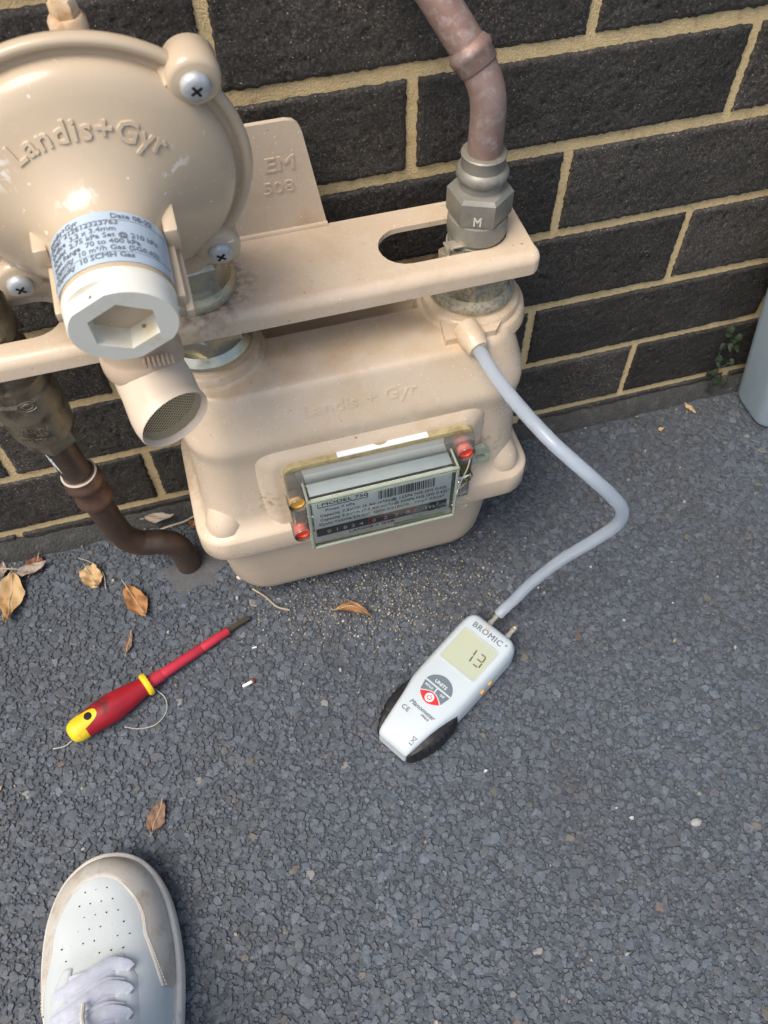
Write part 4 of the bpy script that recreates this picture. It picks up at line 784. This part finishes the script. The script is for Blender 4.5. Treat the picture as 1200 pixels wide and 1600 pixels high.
obj('insulated_shaft', lathe([(.0064, .087), (.0064, .100), (.0058, .1010), (.0058, .1012), (.0054, .1015), (.0052, .147), (.0046, .1475), (.0046, .1480), (.0048, .149), (.0044, .1790), (.0036, .180)], D0, dax, 20), m_red_shaft, drv, smooth=50)
tip = D0 + dax * .179; obj('blade', loft([[tuple(tip + dax * a + lat * (x_ * wd) + side * (y_ * th)) for x_, y_ in ((-1, -1), (1, -1), (1, 1), (-1, 1))] for a, wd, th in ((0, .0024, .0024), (.012, .0024, .002), (DL - .179, .0030, .0005))]), m_steel_dark, drv, smooth=0)

# ------------------------------------------------------------------ sneaker
shoe = thing('sneaker', 'worn white leather sneaker with tan suede toe guard on the asphalt', 'shoe', (-.385, -.48, GZ))
TOE = Vector((-.3775, -.3570)); SDIR = Vector((.055, 1.)).normalized(); SLAT = Vector((SDIR.y, -SDIR.x))
half_l = [(0, 0), (.0015, .011), (.006, .0225), (.014, .034), (.026, .0435), (.042, .0505), (.062, .0545), (.085, .0560), (.11, .0550), (.14, .0500), (.18, .0420), (.22, .0390), (.255, .0370), (.275, .0310), (.287, .0190), (.290, .0)]
half_r = [(0, 0), (.0015, .012), (.006, .0240), (.015, .0355), (.030, .0450), (.050, .0520), (.075, .0560), (.10, .0570), (.13, .0545), (.16, .0495), (.19, .0440), (.225, .0400), (.255, .0375), (.275, .0310), (.287, .0190), (.290, .0)]
def outline(n=90, grow=0.):
    L_ = catmull([(-b_, -a, 0) for a, b_ in half_l[::-1]], 6); R2 = catmull([(b_, -a, 0) for a, b_ in half_r], 6)
    pts = [Vector((p.x, p.y)) for p in L_] + [Vector((p.x, p.y)) for p in R2[1:-1]]
    return pts
OUT = outline()
def sw(x, y, z): p = TOE + SDIR * y + SLAT * x; return (p.x, p.y, z)
def growl(g_):
    n = len(OUT); res = []
    for i in range(n):
        t = (OUT[(i + 1) % n] - OUT[i - 1]); nn = Vector((-t.y, t.x)).normalized(); 
        res.append(OUT[i] + nn * g_)
    return res
g0 = growl(.004); sgn = 1 if max(p.x for p in g0) > max(p.x for p in OUT) else -1
def spring(y): return .010 * max(0, 1 + y / .045) ** 2          # toe spring
sl_ = []
for g_, z in ((-.006, 0), (-.001, .0025), (.0, .008), (.0002, .019), (-.0006, .0225), (-.003, .0245), (-.008, .0250)):
    sl_.append([sw(p.x, p.y, GZ + z * (1) + spring(p.y) * (1 if z < .02 else .8) + .0005) for p in growl(sgn * g_)])
sole = obj('sole', loft(sl_), m_sole, shoe, smooth=45)
obj('sole_stitch_groove', tube([sw(p.x, p.y, GZ + .0248 + spring(p.y) * .8) for p in growl(sgn * -.0042)[6:-6]], .0009, 6), m_suede, sole)
# upper: surface from outline in to the spine
def Hs(y): return float(np.interp(-y, [0, .02, .045, .08, .12, .16, .20, .24, .29], [.030, .034, .0385, .047, .062, .078, .088, .085, .080]))
n = len(OUT); UP = growl(sgn * -.0055)
ytoe = -.050
def surf(i, t, off=0.):
    p = UP[i % n]; ys = min(p.y, ytoe) if p.y > -.24 else max(p.y, -.25); ys = min(ytoe - .0 + (p.y - ytoe) * .25 if p.y > ytoe else p.y, p.y if p.y < ytoe else 1e9) if p.y > -.24 else -.245
    q = Vector((0.0008, ys)); xy = q.lerp(p, t); hcen = Hs(ys if t < .5 else ys)
    base_ = .0235 + spring(xy.y) * .8
    prof_ = (1 - min(1, t) ** 2.5) ** (1 / 1.9)
    tt = Hs(xy.y)
    z = base_ + (tt - .004) * prof_
    # outward offset along an approximate normal
    d = (p - q).normalized() if (p - q).length > 1e-6 else Vector((0, 0))
    k = t ** 3; xy = xy + d * off * k; z += off * (1 - k * .8)
    return xy.x, xy.y, GZ + z
TS = [.0, .08, .18, .28, .38, .48, .57, .65, .72, .78, .84, .89, .93, .96, .985, 1.0]
def patch(sel, off, lo, hi, mt, name, par, nT=16, thick=None):
    V = []; Fs = []; ids = list(sel); m_ = len(ids)
    for a in ids:
        l_ = lo(a) if callable(lo) else lo; h_ = hi(a) if callable(hi) else hi
        for k in range(nT): t = l_ + (h_ - l_) * k / (nT - 1); o_ = off * (1 if k > 0 else .1); V.append(sw(*surf(a, t, o_)))
    for i in range(m_ - 1):
        for k in range(nT - 1): Fs.append((i * nT + k, i * nT + k + 1, (i + 1) * nT + k + 1, (i + 1) * nT + k))
    return obj(name, (V, Fs), mt, par, smooth=70)
upper = patch(list(range(n + 1)), .0, 0., 1., m_shoe, 'leather_upper', shoe, 26)
front = [i for i in range(n) if UP[i].y > -.118]
def glo(i): 
    y = UP[i % n].y; x = UP[i % n].x
    t = .42 + .28 * min(1, max(0, (-y - .0) / .06)) + (.03 if x < 0 else 0) * min(1, max(0, -y / .05))
    return min(.97, t + .22 * max(0, (-y - .075) / .043))
patch(front, .0016, glo, .995, m_suede, 'suede_toe_guard', shoe, 12)
stc = []
for i in front[::1]:
    for k_ in (0, 1):
        i2 = i + 1
        if i2 not in front: continue
        t_ = glo(i) + .035; a_ = Vector(sw(*surf(i, t_, .0018))); b2 = Vector(sw(*surf(i2, glo(i2) + .035, .0018))); p0 = a_.lerp(b2, .5 * k_ + .08); p1 = a_.lerp(b2, .5 * k_ + .38)
        if (p1 - p0).length > .0005: stc.append(tube([p0, p1], .00035, 4))
st5 = obj('stitching', join(*stc), m_sole, shoe, smooth=0); st5['kind'] = 'stuff'
# perforations in the toe box, their shade put in as dark dots
pf_ = []
for a in range(-3, 4):
    for b_ in range(0, 6):
        x_ = a * .0088 + (.0044 if b_ % 2 else 0); y_ = -.034 - b_ * .0098
        if abs(x_) > .010 + .0046 * b_ or abs(x_) > .030: continue
        # height on the surface: search t along nearest outline index
        best = None
        for i in range(0, n, 1):
            if UP[i].y < -.16: continue
            for t in (.0, .1, .2, .3, .4, .5, .6):
                q = surf(i, t); dd = (q[0] - x_) ** 2 + (q[1] - y_) ** 2
                if best is None or dd < best[0]: best = (dd, q)
        q = best[1]; pf_.append(lathe([(.0006, -.001), (.0006, .00030)], sw(x_, y_, q[2]), (0, 0, 1), 8))
obj('perforations', join(*pf_), m_hole_shade, upper, smooth=0)
def zt(x, y, lift=.0):   # top height of the upper near the spine
    w_ = float(np.interp(-y, [q[0] for q in half_r], [q[1] for q in half_r])) - .0055
    t = min(.98, abs(x) / max(w_, 1e-3)); return GZ + .0235 + spring(y) * .8 + (Hs(y) - .004) * (1 - t ** 2.5) ** (1 / 1.9) + lift
# eyestay panels, tongue, laces
def ribbon(pts, wdt, th=.0012, up=(0, 0, 1)):
    P_ = catmull(pts, 6); V = []; Fs = []
    for i, p in enumerate(P_):
        t = (P_[min(i + 1, len(P_) - 1)] - P_[max(i - 1, 0)]).normalized(); s_ = t.cross(Vector(up)).normalized(); u_ = s_.cross(t)
        for a, b_ in ((-1, 0), (-.6, 1), (.6, 1), (1, 0), (.6, -.6), (-.6, -.6)): V.append(p + s_ * (a * wdt / 2) + u_ * (b_ * th))
    for i in range(len(P_) - 1):
        for k in range(6): k2 = (k + 1) % 6; Fs.append((i * 6 + k, i * 6 + k2, (i + 1) * 6 + k2, (i + 1) * 6 + k))
    Fs.append(tuple(range(6))[::-1]); Fs.append(tuple((len(P_) - 1) * 6 + k for k in range(6))); return V, Fs
tg = []
tgrid = [[sw(x_, y_, zt(x_, y_, .0012 + .003 * (1 - (x_ / .02) ** 2))) for x_ in np.linspace(-.020, .020, 9)] for y_ in np.linspace(-.095, -.235, 12)]
obj('tongue', ([p for r_ in tgrid for p in r_], [(i * 9 + j, i * 9 + j + 1, i * 9 + j + 10, i * 9 + j + 9) for i in range(11) for j in range(8)]), m_tongue, shoe, smooth=70)
for sg in (-1, 1):
    es = []
    for y_ in np.linspace(-.088 if sg > 0 else -.090, -.215, 16):
        w0 = .016 + .004 * (-y_ - .09) / .12; w1 = w0 + .016 * min(1, (-y_ - .075) / .03)
        es.append([sw(sg * x_, y_, zt(sg * x_, y_, .0024 if 0 < k < 6 else .0006)) for k, x_ in enumerate(np.linspace(w0, w1, 7))])
    obj('eyestay', ([p for r_ in es for p in r_], [(i * 7 + j, i * 7 + j + 1, i * 7 + j + 8, i * 7 + j + 7) for i in range(15) for j in range(6)]), m_shoe, shoe, smooth=60)
for k in range(6):
    y_ = -.094 - k * .0165
    xl, xr = -.0285, .0245; skew = .014
    obj('lace', ribbon([sw(xl, y_ - skew, zt(xl, y_ - skew, .0030)), sw(xl * .5, y_ - skew * .75, zt(xl * .5, y_ - skew * .75, .0050)), sw(0, y_ - skew * .35, zt(0, y_ - skew * .35, .0058)), sw(xr * .55, y_ + .0005, zt(xr * .55, y_, .0050)), sw(xr, y_ - .0025, zt(xr, y_ - .0025, .0036)), sw(xr + .003, y_ - .006, zt(xr + .003, y_ - .006, .0022))], .0092, .0009), m_lace, shoe, smooth=60)
    if k < 5: obj('lace', ribbon([sw(xr, y_ - .0145, zt(xr, y_ - .0145, .0030)), sw(xr * .4, y_ - .0120, zt(xr * .4, y_ - .012, .0058)), sw(xl * .45, y_ - .0205, zt(xl * .45, y_ - .0205, .0056)), sw(xl, y_ - .0275, zt(xl, y_ - .0275, .0026))], .0060, .0005), m_lace, shoe, smooth=60)
    obj('eyelet', lathe([(.0030, 0), (.0030, .0006), (.0016, .0007)], sw(.0275, y_ - .0045, zt(.0275, y_ - .0045, .0018)), (.25, 0, 1), 14), m_ink_grey, shoe)
obj('lace_end', tube([sw(-.0015, -.118, zt(0, -.118, .0105)), sw(-.001, -.128, zt(0, -.128, .0125)), sw(.0015, -.136, zt(0, -.136, .013))], .0018, 8), m_sole, shoe)
for q in ([(.002, -.136, .013), (-.006, -.150, .018), (-.014, -.170, .020), (-.010, -.19, .016), (.0, -.175, .014)], [(.004, -.150, .015), (.014, -.142, .020), (.024, -.150, .022), (.026, -.166, .020), (.016, -.18, .016)]):
    obj('lace_bow', ribbon([sw(a, b_, zt(0, b_, c_)) for a, b_, c_ in q], .0085, .001), m_lace, shoe, smooth=60)
obj('side_stripe', tube([sw(.0445, -.146, zt(.0445, -.146, .0006)), sw(.045, -.154, zt(.045, -.154, .0006)), sw(.0435, -.175, zt(.0435, -.175, .0006))], [.0015, .004, .0045], 10, flat=.3), m_black, shoe)
obj('collar_padding', tube(catmull([sw(-.026, -.205, GZ + .098), sw(-.033, -.235, GZ + .098), sw(-.028, -.268, GZ + .102), sw(0, -.284, GZ + .106), sw(.028, -.268, GZ + .102), sw(.033, -.235, GZ + .098), sw(.026, -.205, GZ + .098)], 6), .0085, 12), m_shoe, shoe)
obj('sock', lathe([(.034, -.02), (.033, .02), (.031, .05), (.036, .10)], sw(0, -.245, GZ + .085), (0, -.1, 1), 24), mat('dark_sock', (.03, .03, .035), .9), shoe, smooth=60)

# ------------------------------------------------------------------ leaves, twigs, small litter
def leaf(name, label, pos, ln, wd, ang, mt, curl=.15, twist=.0, cup=.2, lift=.001, tipk=1., stem=.12, archz=0., heart=0.):
    """pos = base-centre of blade, ang = direction in degrees"""
    a = R_(ang); ux_ = Vector((math.cos(a), math.sin(a), 0)); uy_ = Vector((-ux_.y, ux_.x, 0)); P0 = Vector(pos); nu, nv = 16, 9; V = []; Fs = []
    gg = random.Random(label)
    ph = gg.uniform(0, 6)
    for i in range(nu + 1):
        u = i / nu; w_ = wd * .5 * (math.sin(math.pi * min(1, u ** (.72 * tipk))) ** .85 + .02)
        if heart: w_ = wd * .5 * (math.sin(math.pi * min(1, .12 + u * .88) ** .8) ** .7)
        z0 = archz * math.sin(math.pi * u) + curl * ln * (u - .5) ** 2 * 2
        for j in range(nv):
            v = j / (nv - 1) * 2 - 1; tw = twist * (u - .5)
            zz = z0 + cup * w_ * (v * v) + .09 * wd * math.sin(9 * u + 4 * v + ph) + .04 * wd * math.sin(17 * u - 6 * v + 2 * ph) + abs(v) * 0
            yy = w_ * v * (1 + .10 * math.sin(11 * u + ph) + .05 * math.sin(29 * u + 3 * v)); V.append(P0 + ux_ * ((u - .5) * ln - (heart * wd * .18 * abs(v) ** .7 * 0 if u > .9 else 0)) + uy_ * (yy * math.cos(tw)) + Vector((0, 0, lift + zz + yy * math.sin(tw))))
    for i in range(nu):
        for j in range(nv - 1): k = i * nv + j; Fs.append((k, k + 1, k + nv + 1, k + nv))
    zmin = min(p.z for p in V); dz = max(0, GZ + .0016 - zmin) if pos[2] <= GZ + .001 else 0
    V = [p + Vector((0, 0, dz)) for p in V]
    n0 = len(V); V2 = [p - Vector((0, 0, .0003)) for p in V]; Fs2 = [tuple(i + n0 for i in f[::-1]) for f in Fs]
    o = thing(name, label, 'leaf', (pos[0], pos[1], GZ), 'dry leaves on the asphalt')
    obj('blade', (V + V2, Fs + Fs2), mt, o, smooth=70)
    rib = [V[i * nv + nv // 2] + Vector((0, 0, .0003)) for i in range(nu + 1)]; st_ = [rib[0] - ux_ * (ln * stem * q) + Vector((0, 0, .001 * q - .0004)) for q in (1, .5)] if stem else []
    obj('midrib', tube(st_ + rib, .0005, 5), m_stem, o)
    return o
leaf('dry_leaf', 'large tan leaf with brown tip at the left edge near the wall', (-.4555, -.0640, GZ), .060, .026, 262, m_leaf_tan, .25, .3, .25, stem=.1)
leaf('dry_leaf', 'grey brown leaf lying across the reddish leaf at far left', (-.4310, -.0335, GZ + .006), .033, .013, 12, m_leaf_grey, .2, .1, .2)
leaf('dry_leaf', 'reddish brown leaf beneath the grey leaf at far left', (-.4290, -.0270, GZ), .026, .020, 60, m_leaf_red, .1, .1, .1)
leaf('dry_leaf', 'heart shaped tan leaf beside the dark copper pipe', (-.3690, -.0630, GZ), .030, .022, 290, m_leaf_tan, .3, -.2, .3, heart=1.)
leaf('dry_leaf', 'pointed orange brown leaf between pipe foot and screwdriver', (-.3270, -.1030, GZ), .047, .021, 292, m_leaf_orange, .2, .5, .35, tipk=1.35)
leaf('dry_leaf', 'small brown leaf lying just beyond the shoe tip', (-.3335, -.3300, GZ), .030, .016, 62, m_leaf_brown, .1, .2, .2)
leaf('dry_leaf', 'curled dark brown leaf arching over grit below the meter', (-.1080, -.1800, GZ), .040, .011, 332, m_leaf_orange, -.1, .9, .2, archz=.014)
leaf('dry_leaf', 'small tan leaf tip at the left picture edge level with the shoe tip', (-.4760, -.2660, GZ), .012, .006, 30, m_leaf_tan, .1, 0, .1, stem=0)
leaf('dry_leaf', 'pale grey curled leaf fragment at the left edge by the wall', (-.4635, -.0240, GZ), .020, .010, 80, m_leaf_grey, .4, .3, .4)
leaf('dry_leaf', 'pinkish brown leaf behind the foot of the copper pipe', (-.2880, -.0110, GZ + .014), .034, .012, 352, m_leaf_grey, .15, .1, .2)
leaf('dry_leaf', 'rusty leaf against the wall behind the meter corner', (-.2500, -.0190, GZ), .022, .016, 40, m_leaf_red, .1, .2, .1)
leaf('dry_leaf', 'small tan leaf near the wall base right of the hose', (.3640, -.0230, GZ), .017, .007, 290, m_leaf_tan, .1, .3, .2)
leaf('dry_leaf', 'tan leaf at the foot of the grey downpipe', (.4480, -.0530, GZ), .022, .009, 25, m_leaf_tan, .1, .2, .2)
leaf('dry_leaf', 'tiny tan leaf crumb on the asphalt right of the hose', (.3150, -.0420, GZ), .008, .005, 10, m_leaf_tan, .1, .1, .2, stem=0)
leaf('dry_leaf', 'dark shrivelled leaf scrap left of the screwdriver shaft', (-.3400, -.1480, GZ), .026, .007, 70, m_leaf_brown, .15, .6, .3)
def litter(name, label, cat, pts, r, mt, grp=None): return tag(obj(name, tube(catmull([(a, b_, GZ + c_) for a, b_, c_ in pts], 6), r, 6), mt, smooth=60), label, cat, grp)
litter('dry_twig', 'pale dry twig on the asphalt below the meter', 'twig', [(-.2050, -.1210, .002), (-.1930, -.1360, .004), (-.1840, -.1500, .003), (-.1720, -.1570, .002)], .0010, m_stem)
litter('dry_twig', 'thin brown twig behind the pipe against the wall', 'twig', [(-.302, -.0215, .004), (-.280, -.019, .006), (-.262, -.0165, .005), (-.245, -.012, .008)], .0011, m_stem)
litter('dry_twig', 'dry stalk at the left edge along the wall base', 'twig', [(-.49, -.016, .004), (-.465, -.022, .005), (-.440, -.030, .004)], .0010, m_stem)
litter('dry_twig', 'slender curved stalk beside the heart shaped leaf', 'twig', [(-.383, -.030, .002), (-.368, -.042, .004), (-.358, -.058, .003), (-.357, -.078, .002)], .0006, m_stem)
litter('thread', 'looped pale thread beside the screwdriver handle', 'thread', [(-.3205, -.206, .004), (-.312, -.218, .002), (-.3125, -.232, .002), (-.324, -.2425, .002), (-.340, -.2425, .002), (-.354, -.237, .003)], .0005, m_fibre)
litter('thread', 'short pale thread at the yellow end of the screwdriver', 'thread', [(-.4040, -.2375, .004), (-.4120, -.2400, .002), (-.4230, -.2395, .002)], .0006, m_fibre)
an = thing('wall_plug_screw', 'small screw with rusty head lying beside the screwdriver', 'screw', (-.2297, -.2263, GZ))
obj('shank', lathe([(.0010, 0), (.0017, .001), (.0017, .011)], (-.2355, -.2278, GZ + .003), (.96, .22, .05), 10), m_white_ink, an); obj('rusty_head', lathe([(.0028, 0), (.0031, .0015), (.0020, .003)], (-.2255, -.2255, GZ + .0034), (.96, .22, .05), 12), mat('rust', (.20, .07, .03), .8), an)
tag(obj('paper_scrap', box((-.2185, -.1895, GZ + .001), (-.2135, -.1878, GZ + .0020), .0004), m_white_ink), 'tiny white scrap on the asphalt near the screwdriver tip', 'scrap')
tag(obj('pale_pebble', lathe([(.0012, 0), (.0040, .0012), (.0046, .003), (.0030, .0052), (.0008, .006)], (-.2150, -.1030, GZ), (0, 0, 1), 9, sy=.8), m_vent, smooth=60), 'pale cream pebble beside the inlet pipe foot', 'pebble')
tag(obj('white_pebble', lathe([(.0015, 0), (.0052, .001), (.0058, .0022), (.0040, .004), (.001, .0046)], (.140, -.470, GZ - .0012), (0, 0, 1), 9, sy=.7), m_cement2, smooth=60), 'white pebble in the asphalt at lower right', 'pebble')

# ------------------------------------------------------------------ grey downpipe and weeds at right
dp = thing('downpipe', 'grey blue plastic downpipe standing at the right edge against the wall', 'downpipe', (.475, -.045, GZ))
dl = []
for z, tx, g_ in ((.004, 0, -.008), (.007, 0, -.002), (.014, -.001, 0), (.15, -.026, 0), (.40, -.072, 0), (.8, -.14, 0)):
    dl.append([(.470 + tx + a, -.047 + b_, GZ + z) for a, b_ in rr2(.045 + g_, .034 + g_, .016, 6)])
obj('pipe', loft(dl), m_pvc, dp, smooth=40)
def weed(name, label, loc, spots, size):
    o = thing(name, label, 'weed', loc); obj('stem', tube(catmull([loc] + [s_[:3] for s_ in spots[::2]] + [spots[-1][:3]], 4), .0009, 5), m_leafg, o)
    for x_, y_, z_, a in spots:
        V = []; nn = Vector((random.uniform(-.3, .3), -1, random.uniform(.3, 1.0))).normalized(); e1 = nn.cross(Vector((math.cos(a), 0, math.sin(a)))).normalized(); e2 = nn.cross(e1); c_ = Vector((x_, y_, z_))
        for k in range(10):
            t = 2 * math.pi * k / 10; r_ = size * (1 + .25 * math.cos(3 * t)); V.append(c_ + e1 * (r_ * math.cos(t)) + e2 * (r_ * .8 * math.sin(t)) + nn * (.0015 * math.cos(2 * t)))
        V.append(c_ + nn * .0012); obj('leaf', (V, [(k, (k + 1) % 10, 10) for k in range(10)]), m_leafg, o, smooth=70)
weed('creeping_weed', 'small dark green weed climbing the bricks beside the grey downpipe', (.398, -.012, GZ + .012), [(.392 + random.uniform(-.012, .018), -.008 + random.uniform(-.006, .003), GZ + .015 + .105 * k / 15, random.uniform(0, 6)) for k in range(16)], .0050)
weed('tiny_weed', 'tiny bright weed in the crack at the wall base behind the hose', (.138, -.013, GZ), [(.138, -.014, GZ + .006, 1.), (.142, -.016, GZ + .008, 2.5), (.135, -.015, GZ + .010, 4.)], .0035)
